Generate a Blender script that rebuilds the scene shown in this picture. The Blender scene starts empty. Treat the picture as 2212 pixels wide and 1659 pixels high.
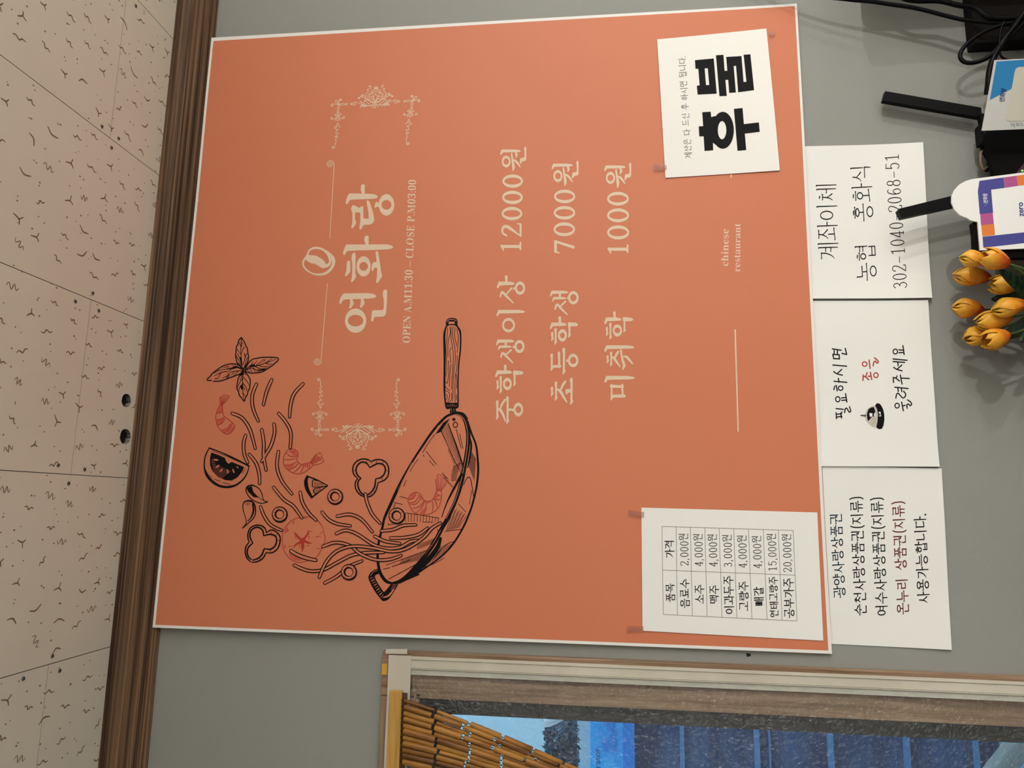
import bpy, bmesh, math, random
import numpy as np
from mathutils import Vector, Matrix
from mathutils.geometry import tessellate_polygon
random.seed(7)
SC = bpy.context.scene
COL = SC.collection

# ------------------------------------------------------------------ camera
FPX = 1568.02
D = 1.3123                      # camera to wall, metres (an A4 sheet on the wall gives the scale)
CAMZ = 1.45
R = np.array([[0.016843462, 0.111953319, -0.993570708],
              [0.986123412, -0.166002006, -0.001987522],
              [-0.165157241, -0.979749860, -0.113195837]])
u_, s_, v_ = np.linalg.svd(R); R = u_ @ v_
EYE = np.array([0.0, -D, CAMZ])
cam = bpy.data.cameras.new('camera')
camo = bpy.data.objects.new('camera', cam)
COL.objects.link(camo)
mw = np.eye(4); mw[:3, :3] = R.T; mw[:3, 3] = EYE
camo.matrix_world = Matrix(mw.tolist())
cam.sensor_fit = 'HORIZONTAL'
cam.sensor_width = 36.0
cam.lens = FPX * 36.0 / 2212.0
cam.clip_start = 0.02
SC.camera = camo

# ------------------------------------------------------------------ world, lights, exposure
SC.view_settings.view_transform = 'Standard'
SC.view_settings.look = 'None'
SC.view_settings.gamma = 1.0
SC.view_settings.exposure = 0.0
SC.view_settings.use_curve_mapping = False
HC = CAMZ + 0.8638             # ceiling height
w = bpy.data.worlds.new('sky'); SC.world = w; w.use_nodes = True
bg = w.node_tree.nodes['Background']
bg.inputs[0].default_value = (0.42, 0.70, 0.95, 1)
bg.inputs[1].default_value = 2.2

def area(name, loc, size, power, col, rot=(0, 0, 0), sy=None):
    l = bpy.data.lights.new(name, 'AREA'); l.energy = power; l.color = col
    l.shape = 'RECTANGLE' if sy else 'SQUARE'
    l.size = size
    if sy: l.size_y = sy
    o = bpy.data.objects.new(name, l); COL.objects.link(o)
    o.location = loc; o.rotation_euler = rot
    return o
WARM = (1.0, 0.993, 0.968)
area('ceiling_fill_light', (0.6, -1.9, HC - 0.03), 0.9, 8, WARM, sy=0.6)  # two unseen soft fills added overhead to brighten the room
area('ceiling_fill_light', (2.2, -3.4, HC - 0.03), 1.2, 12, WARM, sy=0.9)
def downlight(name, loc, dia, power, col=WARM):
    l = bpy.data.lights.new(name, 'AREA'); l.shape = 'DISK'; l.size = dia; l.energy = power; l.color = col
    o = bpy.data.objects.new(name, l); COL.objects.link(o); o.location = loc
    return o
for lx, lp in ((3.6, 285), (5.6, 365), (8.2, 430)):
    downlight('ceiling_downlight', (lx, -4.4, HC - 0.03), 0.12, lp)

# ------------------------------------------------------------------ pixel helpers (surveying: a point of the photo to a point of the wall)
def ray(x, y):
    d = R.T @ np.array([(x - 1106.0) / FPX, -(y - 829.5) / FPX, -1.0])
    return d / np.linalg.norm(d)
def W(x, y, Y=0.0):
    d = ray(x, y); return EYE + d * ((Y - EYE[1]) / d[1])
def Wz(x, y, Z):
    d = ray(x, y); return EYE + d * ((Z - EYE[2]) / d[2])
class Surf:
    """a sheet: plane through p0 with normal n (towards the room) and a gentle relief disp(p)"""
    def __init__(s, p0, n, disp=None):
        s.p0 = np.array(p0, float); s.n = np.array(n, float) / np.linalg.norm(n); s.disp = disp
    def hit(s, x, y, eps=0.0):
        d = ray(x, y); dn = d @ s.n; h = 0.0
        for k in range(4 if s.disp else 1):
            p = EYE + d * (((s.p0 - EYE) @ s.n + h) / dn)
            if s.disp: h = s.disp(p)
        return p + s.n * eps
def plane3(a, b, c):
    n = np.cross(b - a, c - a)
    if n @ (EYE - a) < 0: n = -n
    return Surf(a, n)

# ------------------------------------------------------------------ materials
def mat(name, col, rough=0.6, metal=0.0, spec=0.3, bump=None, mix=None, emit=None):
    m = bpy.data.materials.new(name); m.use_nodes = True
    nt = m.node_tree; b = nt.nodes['Principled BSDF']
    b.inputs['Base Color'].default_value = (*col, 1)
    b.inputs['Roughness'].default_value = rough
    b.inputs['Metallic'].default_value = metal
    b.inputs['Specular IOR Level'].default_value = spec
    if mix or bump:
        tc = nt.nodes.new('ShaderNodeTexCoord')
    if mix:      # (colour2, scale xyz, lo, hi, detail)
        c2, sc, lo, hi = mix
        mp = nt.nodes.new('ShaderNodeMapping'); mp.inputs['Scale'].default_value = sc
        nz = nt.nodes.new('ShaderNodeTexNoise'); nz.inputs['Scale'].default_value = 1.0
        nz.inputs['Detail'].default_value = 5
        cr = nt.nodes.new('ShaderNodeValToRGB')
        cr.color_ramp.elements[0].position = lo; cr.color_ramp.elements[0].color = (*col, 1)
        cr.color_ramp.elements[1].position = hi; cr.color_ramp.elements[1].color = (*c2, 1)
        nt.links.new(tc.outputs['Object'], mp.inputs[0]); nt.links.new(mp.outputs[0], nz.inputs[0])
        nt.links.new(nz.outputs[0], cr.inputs[0]); nt.links.new(cr.outputs[0], b.inputs['Base Color'])
    if bump:     # (scale, strength, distance)
        nb = nt.nodes.new('ShaderNodeTexNoise'); nb.inputs['Scale'].default_value = bump[0]
        nb.inputs['Detail'].default_value = 3
        bp = nt.nodes.new('ShaderNodeBump'); bp.inputs['Strength'].default_value = bump[1]
        bp.inputs['Distance'].default_value = bump[2]
        nt.links.new(tc.outputs['Object'], nb.inputs[0]); nt.links.new(nb.outputs[0], bp.inputs['Height'])
        nt.links.new(bp.outputs[0], b.inputs['Normal'])
    return m
M = {}
M['wall'] = mat('grey_paint', (0.282, 0.284, 0.264), 0.65, bump=(420, 0.35, 0.0012), mix=((0.266, 0.267, 0.246), (3, 3, 3), 0.35, 0.7))
M['ceil'] = mat('beige_gypsum', (0.70, 0.645, 0.545), 0.9, spec=0.1, bump=(160, 0.12, 0.001), mix=((0.665, 0.61, 0.51), (5, 5, 5), 0.35, 0.7))
M['seam'] = mat('seam_dark', (0.07, 0.035, 0.03), 0.9)
M['pit'] = mat('pit_brown', (0.21, 0.135, 0.075), 0.95)
M['hole'] = mat('hole_dark', (0.012, 0.012, 0.012), 0.9)
M['holeside'] = mat('gypsum_cut_edge', (0.3, 0.28, 0.24), 0.95, mix=((0.03, 0.03, 0.03), (160, 160, 60), 0.42, 0.6))
def wood(name, c1, c2, c3, sc, rough=0.5, lo=0.32, hi=0.68):
    m = bpy.data.materials.new(name); m.use_nodes = True
    nt = m.node_tree; b = nt.nodes['Principled BSDF']; b.inputs['Roughness'].default_value = rough
    b.inputs['Specular IOR Level'].default_value = 0.3
    tc = nt.nodes.new('ShaderNodeTexCoord'); mp = nt.nodes.new('ShaderNodeMapping'); mp.inputs['Scale'].default_value = sc
    nz = nt.nodes.new('ShaderNodeTexNoise'); nz.inputs['Scale'].default_value = 1; nz.inputs['Detail'].default_value = 8
    nz.inputs['Roughness'].default_value = 0.65; nz.inputs['Distortion'].default_value = 0.3
    cr = nt.nodes.new('ShaderNodeValToRGB'); e = cr.color_ramp.elements
    e[0].position = lo; e[0].color = (*c1, 1); e[1].position = hi; e[1].color = (*c3, 1)
    k = e.new(0.5); k.color = (*c2, 1)
    nt.links.new(tc.outputs['Object'], mp.inputs[0]); nt.links.new(mp.outputs[0], nz.inputs[0])
    nt.links.new(nz.outputs[0], cr.inputs[0]); nt.links.new(cr.outputs[0], b.inputs['Base Color'])
    bp = nt.nodes.new('ShaderNodeBump'); bp.inputs['Strength'].default_value = 0.15; bp.inputs['Distance'].default_value = 0.001
    nt.links.new(nz.outputs[0], bp.inputs['Height']); nt.links.new(bp.outputs[0], b.inputs['Normal'])
    return m
M['trim'] = wood('dark_walnut_film', (0.036, 0.02, 0.012), (0.128, 0.072, 0.041), (0.26, 0.155, 0.09), (1.1, 170, 170), lo=.38, hi=.63)
M['trim'].node_tree.nodes['Principled BSDF'].inputs['Specular IOR Level'].default_value = .12
M['casx'] = wood('brown_wood_film', (0.12, 0.068, 0.038), (0.26, 0.165, 0.10), (0.40, 0.275, 0.18), (3, 90, 90))
M['casz'] = wood('brown_wood_film_upright', (0.12, 0.068, 0.038), (0.26, 0.165, 0.10), (0.40, 0.275, 0.18), (90, 90, 3))
M['white'] = mat('paper_white', (0.80, 0.80, 0.765), 0.75, spec=0.15)
M['border'] = mat('poster_white', (0.78, 0.76, 0.73), 0.5)
M['orange'] = mat('poster_orange', (0.59, 0.188, 0.096), 0.5, spec=0.28, bump=(9, 0.25, 0.004))
M['beige'] = mat('print_beige', (0.70, 0.54, 0.385), 0.5)
M['black'] = mat('print_black', (0.004, 0.0035, 0.004), 0.6, spec=0.12)
M['grey'] = mat('print_grey', (0.12, 0.12, 0.115), 0.6)
M['red'] = mat('print_red', (0.40, 0.034, 0.022), 0.5)
M['rosy'] = mat('print_rose', (0.52, 0.095, 0.056), 0.5)
M['penred'] = mat('print_crimson', (0.42, 0.035, 0.03), 0.6)
M['maroon'] = mat('print_maroon', (0.12, 0.009, 0.009), 0.6, spec=0.1)
M['blueblack'] = mat('print_blue_black', (0.005, 0.017, 0.036), 0.6, spec=0.1)
M['line'] = mat('print_table_line', (0.2, 0.17, 0.155), 0.6)
M['silver'] = mat('print_silver', (0.55, 0.50, 0.44), 0.6)
M['plastic'] = mat('black_plastic', (0.003, 0.003, 0.0034), 0.45, spec=0.1)
M['matte'] = mat('black_matte', (0.004, 0.0037, 0.0037), 0.7, spec=0.05)
M['screw'] = mat('screw_steel', (0.22, 0.22, 0.19), 0.4, metal=0.7)

# ------------------------------------------------------------------ object helpers
def link(name, verts, faces, mats, parent=None, origin=(0, 0, 0), fm=None, smooth=False):
    """world-space verts; origin is the place of the object (or of its parent thing)"""
    me = bpy.data.meshes.new(name)
    og = np.array(origin, float)
    me.from_pydata([tuple(np.array(v, float) - og) for v in verts], [], faces)
    for m in (mats if isinstance(mats, (list, tuple)) else [mats]): me.materials.append(m)
    if fm:
        for p, i in zip(me.polygons, fm): p.material_index = i
    if smooth:
        for p in me.polygons: p.use_smooth = True
        me.set_sharp_from_angle(angle=math.radians(55))
    o = bpy.data.objects.new(name, me); COL.objects.link(o)
    if parent: o.parent = parent
    else: o.location = og
    return o
def tag(o, label=None, cat=None, group=None, kind=None):
    if label: o['label'] = label
    if cat: o['category'] = cat
    if group: o['group'] = group
    if kind: o['kind'] = kind
    return o
def empty(name, loc, label, cat, group=None):
    o = bpy.data.objects.new(name, None); COL.objects.link(o); o.location = tuple(loc)
    o.empty_display_size = 0.02
    return tag(o, label, cat, group)
class MB:
    def __init__(s): s.v = []; s.f = []; s.m = []
    def add(s, vs, fs, mi=0):
        b = len(s.v); s.v += [tuple(map(float, q)) for q in vs]
        s.f += [tuple(i + b for i in f) for f in fs]; s.m += [mi] * len(fs); return s
    def box(s, lo, hi, mi=0, bev=0.0):
        bm = bmesh.new(); bmesh.ops.create_cube(bm, size=1)
        lo = np.array(lo, float); hi = np.array(hi, float)
        for v in bm.verts:
            c = (np.array(v.co) + .5) * (hi - lo) + lo; v.co = c
        if bev: bmesh.ops.bevel(bm, geom=bm.edges[:] , offset=bev, segments=2, profile=0.6, affect='EDGES')
        bm.verts.index_update()
        s.add([v.co[:] for v in bm.verts], [[v.index for v in f.verts] for f in bm.faces], mi); bm.free(); return s
    def prism(s, top, back, mi=0):
        """front polygon and back polygon (same count), closed sides"""
        n = len(top); t = list(top) + list(back)
        tri = tessellate_polygon([[Vector(q) for q in top]])
        fs = [tuple(r) for r in tri] + [tuple(i + n for i in reversed(r)) for r in tri]
        fs += [(i, i + n, (i + 1) % n + n, (i + 1) % n) for i in range(n)]
        return s.add(t, fs, mi)
    def tube(s, pts, rad, seg=8, mi=0, cap=True):
        pts = [np.array(p, float) for p in pts]; n = len(pts)
        rad = [rad] * n if np.isscalar(rad) else list(rad)
        prev = None; rings = []
        for i in range(n):
            t = pts[min(i + 1, n - 1)] - pts[max(i - 1, 0)]; t = t / (np.linalg.norm(t) + 1e-12)
            if prev is None:
                a = np.array([0, 0, 1.]) if abs(t[2]) < .9 else np.array([1., 0, 0]); nrm = np.cross(t, a)
            else: nrm = prev - t * (prev @ t)
            nrm /= np.linalg.norm(nrm); prev = nrm; bi = np.cross(t, nrm)
            rings.append([pts[i] + rad[i] * (math.cos(2 * math.pi * k / seg) * nrm + math.sin(2 * math.pi * k / seg) * bi) for k in range(seg)])
        vs = [q for r in rings for q in r]; fs = []
        for i in range(n - 1):
            for k in range(seg):
                k2 = (k + 1) % seg; fs.append((i * seg + k, i * seg + k2, (i + 1) * seg + k2, (i + 1) * seg + k))
        if cap: fs += [tuple(range(seg - 1, -1, -1)), tuple((n - 1) * seg + k for k in range(seg))]
        return s.add(vs, fs, mi)
    def build(s, name, mats, parent=None, origin=(0, 0, 0), smooth=False):
        return link(name, s.v, s.f, mats, parent, origin, s.m, smooth)
def catmull(pts, sub=6, closed=False):
    P = [np.array(p, float) for p in pts]; n = len(P)
    if n < 3 and not closed:
        return [P[0] + (P[-1] - P[0]) * k / sub for k in range(sub + 1)]
    out = []
    rng = range(n) if closed else range(n - 1)
    for i in rng:
        if closed: a, b, c, d = P[i - 1], P[i], P[(i + 1) % n], P[(i + 2) % n]
        else: a, b, c, d = P[max(i - 1, 0)], P[i], P[i + 1], P[min(i + 2, n - 1)]
        for k in range(sub):
            t = k / sub
            out.append(.5 * ((2 * b) + (c - a) * t + (2 * a - 5 * b + 4 * c - d) * t * t + (3 * b - a - 3 * c + d) * t ** 3))
    if not closed: out.append(P[-1])
    return out

# ------------------------------------------------------------------ ink: flat printing laid on a sheet
class Ink:
    def __init__(s, surf, T=(0, 0, 1.0), eps=0.00025):
        s.s = surf; s.v = []; s.f = []; s.m = []; s.T = T; s.eps = eps; s.lay = 0; s.mi = 0; s.q = []
    def at(s, T): s.T = T; return s
    def px(s, p): return (s.T[0] + p[0] / s.T[2], s.T[1] + p[1] / s.T[2])
    def put(s, pts, faces):
        b = len(s.v); s.n = (getattr(s, 'n', 0) + 1) % 15; e = s.eps + s.lay * 0.00004 + s.n * 1.5e-6
        s.v += [s.s.hit(q[0], q[1], e) for q in pts]; s.q += [(q[0], q[1]) for q in pts]
        s.f += [tuple(i + b for i in f) for f in faces]; s.m += [s.mi] * len(faces)
    def rawpoly(s, loops):
        tri = tessellate_polygon([[Vector((p[0], p[1], 0)) for p in l] for l in loops])
        s.put([p for l in loops for p in l], [tuple(t) for t in tri])
    def poly(s, pts, holes=(), smooth=False):
        L = [[s.px(p) for p in pts]] + [[s.px(p) for p in h] for h in holes]
        if smooth: L = [catmull(l, 4, True) for l in L]
        s.rawpoly(L)
    def rpoly(s, pts, holes=(), r=1):
        """polygon with softly rounded corners"""
        def ch(l):
            for _ in range(2):
                o = []
                for i in range(len(l)):
                    a = np.array(l[i], float); b = np.array(l[(i + 1) % len(l)], float); ln = np.linalg.norm(b - a)
                    q = min(.28, r * 1.2 / max(ln, 1e-6)); o += [a + (b - a) * q, b - (b - a) * q]
                l = o
            return l
        s.rawpoly([ch([s.px(p) for p in pts])] + [ch([s.px(p) for p in h]) for h in holes])
    def ell(s, c, r, inner=None, n=28, ci=None):
        def E(cc, rr): return [s.px((cc[0] + rr[0] * math.cos(2 * math.pi * k / n), cc[1] + rr[1] * math.sin(2 * math.pi * k / n))) for k in range(n)]
        o = E(c, r)
        if inner:
            i = E(ci or c, inner)
            s.put(o + i, [(k, (k + 1) % n, (k + 1) % n + n, k + n) for k in range(n)])
        else: s.put(o, [tuple(range(n))])
    def st(s, pts, w, smooth=True, closed=False, cap=True, raw=False, sub=5):
        """brush stroke; w in crop units (single or per point)"""
        q = [np.array(p if raw else s.px(p), float) for p in pts]
        k = 1.0 if raw else 1.0 / s.T[2]
        ws = [w] * len(q) if np.isscalar(w) else list(w)
        q3 = [np.array([a[0], a[1], b * k]) for a, b in zip(q, ws)]
        if smooth and len(q3) > 2: q3 = catmull(q3, sub, closed)
        elif smooth: q3 = catmull(q3, 2, False)
        n = len(q3)
        if n < 2: return
        L = []; Rr = []
        for i in range(n):
            if closed: t = q3[(i + 1) % n][:2] - q3[i - 1][:2]
            else: t = q3[min(i + 1, n - 1)][:2] - q3[max(i - 1, 0)][:2]
            t = t / (np.linalg.norm(t) + 1e-9); nn = np.array([-t[1], t[0]]); h = abs(q3[i][2]) / 2
            L.append(q3[i][:2] + nn * h); Rr.append(q3[i][:2] - nn * h)
        m = n if closed else n - 1
        s.put(L + Rr, [(i, (i + 1) % n, (i + 1) % n + n, i + n) for i in range(m)])
        if cap and not closed:
            for e, a in ((0, 1), (n - 1, n - 2)):
                c = q3[e][:2]; h = abs(q3[e][2]) / 2
                if h < 0.12: continue
                t = q3[e][:2] - q3[a][:2]; an = math.atan2(t[1], t[0])
                s.put([c + h * np.array([math.cos(an - 1.571 + .524 * j), math.sin(an - 1.571 + .524 * j)]) for j in range(7)], [tuple(range(7))])
    def build(s, name, mats, parent, origin, label=None):
        o = link(name, s.v, s.f, mats, parent, origin, s.m)
        if label: o['label'] = label
        return o
    def split(s, key, parts, mats, parent, origin):
        """one mesh per key: key(x, y) of a face's first photo point -> index into parts [(name, label)]"""
        G = {}
        for f, m in zip(s.f, s.m): G.setdefault(key(*s.q[f[0]]), []).append((f, m))
        for i, (nm, lab) in enumerate(parts):
            fm = G.get(i, [])
            used = sorted({v for f, _ in fm for v in f}); ix = {v: j for j, v in enumerate(used)}
            o = link(nm, [s.v[v] for v in used], [tuple(ix[v] for v in f) for f, _ in fm], mats, parent, origin, [m for _, m in fm])
            if lab: o['label'] = lab
# ------------------------------------------------------------------ Hangul lettering composed from strokes
CHO = 'ㄱㄲㄴㄷㄸㄹㅁㅂㅃㅅㅆㅇㅈㅉㅊㅋㅌㅍㅎ'
JUNG = 'ㅏㅐㅑㅒㅓㅔㅕㅖㅗㅘㅙㅚㅛㅜㅝㅞㅟㅠㅡㅢㅣ'
JONG = ['', 'ㄱ', 'ㄲ', 'ㄳ', 'ㄴ', 'ㄵ', 'ㄶ', 'ㄷ', 'ㄹ', 'ㄺ', 'ㄻ', 'ㄼ', 'ㄽ', 'ㄾ', 'ㄿ', 'ㅀ', 'ㅁ', 'ㅂ', 'ㅄ', 'ㅅ', 'ㅆ', 'ㅇ', 'ㅈ', 'ㅊ', 'ㅋ', 'ㅌ', 'ㅍ', 'ㅎ']
class Style:
    def __init__(s, wv, wh, ser): s.wv = wv; s.wh = wh; s.ser = ser
def gH(S, x0, x1, y, y1=None):
    y1 = y if y1 is None else y1; h = S.wh
    if S.ser: return [('s', [(x0, y + .3 * h), (x0 + .05, y), (x1 - .08, y1), (x1 - .01, y1)], [h * 1.2, h, h, h * 1.7])]
    return [('s', [(x0, y), (x1, y1)], [h, h])]
def gV(S, x, yt, yb):
    v = S.wv; o = [('s', [(x, yt), (x, (yt + yb) / 2), (x, yb)], [v, v, v * (.75 if S.ser else 1)])]
    if S.ser: o.append(('p', [(x - v * .5 - .05, yt + .018), (x + v * .5, yt + .012), (x + v * .4, yt - .05), (x - v * .5, yt - .05)]))
    return o
def gO(S, cx, cy, rx, ry):
    n = 20; P = []; w = []
    for k in range(n):
        a = 2 * math.pi * k / n; P.append((cx + rx * math.cos(a), cy + ry * math.sin(a)))
        w.append(S.wh + (S.wv * 1.05 - S.wh) * abs(math.cos(a)))
    return [('c', P, w)]
def cons(S, j, x0, y0, x1, y1, fin=False, tall=False):
    v, h = S.wv, S.wh; w_ = x1 - x0; t = y1 - y0; cx = (x0 + x1) / 2; o = []
    X = lambda a: x0 + w_ * a
    Y = lambda a: y0 + t * a
    if j in 'ㄲㄸㅃㅆㅉ':
        b = 'ㄱㄷㅂㅅㅈ'['ㄲㄸㅃㅆㅉ'.index(j)]
        return cons(S, b, x0, y0, X(.44), y1, fin, tall) + cons(S, b, X(.56), y0, x1, y1, fin, tall)
    if j in 'ㄱㅋ':
        if fin or not tall: o = gH(S, x0, x1 - v * .3, y1) + [('s', [(X(.97), y1), (X(.96), Y(.5)), (X(.93), y0)], [v, v, v * .7])]
        else: o = gH(S, x0, x1 - v * .3, y1) + [('s', [(X(.95), y1), (X(.85), Y(.6)), (X(.5), Y(.22)), (X(.02), y0)], [v, v, v * .85, h * .6])]
        if j == 'ㅋ': o += gH(S, X(.1), X(.85), Y(.55))
    elif j == 'ㄴ':
        o = [('s', [(X(.06), y1), (X(.06), Y(.35)), (X(.08), Y(.05))], [v, v, v])] + [('s', [(X(.06), Y(.04)), (X(.5), Y(.03)), (x1, Y(.1 if tall else .03))], [h * 1.2, h, h * 1.3])]
        if S.ser: o.append(('p', [(X(.06) - v * .5 - .04, y1 + .015), (X(.06) + v * .5, y1 + .01), (X(.06) + v * .4, y1 - .04), (X(.06) - v * .5, y1 - .04)]))
    elif j in 'ㄷㅌ':
        o = gH(S, x0, x1, y1) + [('s', [(X(.1), y1), (X(.1), y0)], [v, v]), ('s', [(X(.1), y0), (X(.5), y0), (x1, Y(.06))], [h * 1.2, h, h * 1.3])]
        if j == 'ㅌ': o += gH(S, X(.1), X(.92), Y(.52))
    elif j == 'ㄹ':
        o = gH(S, x0, X(.95), y1) + [('s', [(X(.93), y1), (X(.93), Y(.54))], [v, v])] + gH(S, X(.1), X(.95), Y(.52)) + \
            [('s', [(X(.1), Y(.52)), (X(.1), Y(.03))], [v, v]), ('s', [(X(.1), Y(.02)), (X(.6), Y(.0)), (X(1.03), Y(.05))], [h * 1.1, h, h * 1.3])]
    elif j == 'ㅁ':
        o = [('s', [(X(.06), y1), (X(.06), y0)], [v, v]), ('s', [(X(.94), y1), (X(.94), y0)], [v, v])] + gH(S, X(.06), X(.96), y1) + gH(S, X(.06), X(.94), y0)
    elif j == 'ㅂ':
        o = [('s', [(X(.08), y1), (X(.08), y0)], [v, v]), ('s', [(X(.92), y1), (X(.92), y0)], [v, v]), ('s', [(X(.08), Y(.52)), (X(.92), Y(.52))], [h, h]), ('s', [(X(.08), y0), (X(.92), y0)], [h, h])]
    elif j in 'ㅅㅈㅊ':
        yt = y1; tx = .5
        if j == 'ㅊ':
            o += [('s', [(X(.32), Y(1.03)), (X(.66), Y(.99))], [h * 1.1, h * 1.4])]; yt = Y(.78)
        if j != 'ㅅ':
            o += gH(S, X(.06), X(.96), yt)
        a = yt
        o += [('s', [(X(tx), a), (X(tx - .06), a - (a - y0) * .4), (X(.25), a - (a - y0) * .78), (X(-.02), y0)], [v, v, v * .8, h * .6]),
              ('s', [(X(tx - .05), a - (a - y0) * .42), (X(.72), a - (a - y0) * .72), (X(1.02), Y(.03))], [h * .9, v * .9, v * 1.05])]
    elif j == 'ㅇ': o = gO(S, cx, Y(.5), w_ * .46, t * .48)
    elif j == 'ㅍ':
        o = gH(S, x0, x1, y1) + gH(S, x0, x1, y0) + [('s', [(X(.3), y1), (X(.32), y0)], [v * .9, v * .9]), ('s', [(X(.72), y1), (X(.69), y0)], [v * .9, v * .9])]
    elif j == 'ㅎ':
        o = [('s', [(X(.3), Y(1.02)), (X(.66), Y(1.0))], [h * 1.1, h * 1.4])] + gH(S, x0, x1, Y(.76)) + gO(S, cx, Y(.29), w_ * .36, t * .3)
    return o
def syll(S, ch):
    c = ord(ch) - 0xAC00; i, m, k = c // 588, (c % 588) // 28, c % 28
    I, V, F = CHO[i], JUNG[m], JONG[k]; o = []
    v = S.wv
    if V in 'ㅏㅐㅑㅓㅔㅕㅖㅣ':
        yb, yt = (.40, .98) if F else (.0, .97)
        a, b = (.50, .90) if F else (.2, .82)
        x1 = .55; xs = .76
        if V in 'ㅐㅔㅖ': x1 = .46
        if V in 'ㅓㅕ': x1 = .48
        if V in 'ㅔㅖ': x1 = .4
        o += cons(S, I, .07, a, x1, b, tall=True)
        ym = (yt + yb) / 2; d = (yt - yb) * .13
        if V == 'ㅏ': o += gV(S, .74, yt, yb) + [('s', [(.74, ym), (.97, ym)], [S.wh * 1.1, S.wh * 1.4])]
        if V == 'ㅑ': o += gV(S, .74, yt, yb) + [('s', [(.74, ym + s * d), (.97, ym + s * d)], [S.wh * 1.1, S.wh * 1.4]) for s in (-1, 1)]
        if V == 'ㅣ': o += gV(S, .8, yt, yb)
        if V == 'ㅐ': o += gV(S, .64, yt - .02, yb + .03) + gV(S, .88, yt, yb) + [('s', [(.64, ym), (.88, ym)], [S.wh, S.wh])]
        if V == 'ㅓ': o += gV(S, .82, yt, yb) + gH(S, .58, .82, ym)
        if V == 'ㅕ': o += gV(S, .82, yt, yb) + gH(S, .55, .82, ym + d) + gH(S, .55, .82, ym - d)
        if V == 'ㅔ': o += gV(S, .68, yt - .02, yb + .03) + gV(S, .89, yt, yb) + gH(S, .46, .68, ym)
        if V == 'ㅖ': o += gV(S, .68, yt - .02, yb + .03) + gV(S, .89, yt, yb) + gH(S, .46, .68, ym + d) + gH(S, .46, .68, ym - d)
        if F: o += cons(S, F, .26, .03, .84, .32, fin=True)
    elif V in 'ㅗㅛㅜㅠㅡ':
        if F: a, b, yh = .66, .96, .52
        else: a, b, yh = .50, .95, (.14 if V in 'ㅗㅛ' else .36)
        if F and V in 'ㅜㅠ': yh = .55
        if V == 'ㅡ' and not F: yh = .2
        xs = {'ㅅ': .17, 'ㅈ': .14, 'ㅊ': .14}.get(I, .2)
        if not F and V in 'ㅗㅛ': a = .42
        if V in 'ㅗㅛ' and F: a, yh = .70, .48
        o += cons(S, I, xs, a, 1 - xs, b)
        o += gH(S, .03, .97, yh)
        lo = yh - (.13 if F else .36)
        if V == 'ㅗ': o += [('s', [(.5, yh), (.5, a - .04)], [v, v])]
        if V == 'ㅛ': o += [('s', [(x, yh), (x, a - .04)], [v, v]) for x in (.36, .64)]
        if V == 'ㅜ': o += [('s', [(.5, yh), (.5, lo)], [v, v * .8])]
        if V == 'ㅠ': o += [('s', [(.36, yh), (.33, lo)], [v, v * .8]), ('s', [(.64, yh), (.64, lo)], [v, v * .8])]
        if F: o += cons(S, F, .22, .02, .8, .32, fin=True)
    else:
        if F: a, b, yh, yb, yt = .64, .95, .47, .32, .98
        else: a, b, yh, yb, yt = .48, .92, .16, .0, .97
        if V in 'ㅝㅟ': yh += .06 if F else .14
        o += cons(S, I, .1, a, .58, b)
        o += gH(S, .02, .66, yh - .02, yh + .02)
        o += gV(S, .8, yt, yb)
        if V in 'ㅘㅚ': o += [('s', [(.34, yh), (.34, a - .03)], [v, v])]
        if V in 'ㅝㅟ': o += [('s', [(.34, yh), (.3, yh - (.15 if F else .33))], [v, v * .7])]
        ym = (yt + yb) / 2
        if V == 'ㅘ': o += [('s', [(.8, ym + .02), (.99, ym + .02)], [S.wh * 1.1, S.wh * 1.4])]
        if V == 'ㅝ': o += [('s', [(.6, yh - .09), (.8, yh - .09)], [S.wh * 1.3, S.wh])]
        if F: o += cons(S, F, .24, .02, .84, .26, fin=True)
    return o
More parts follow.
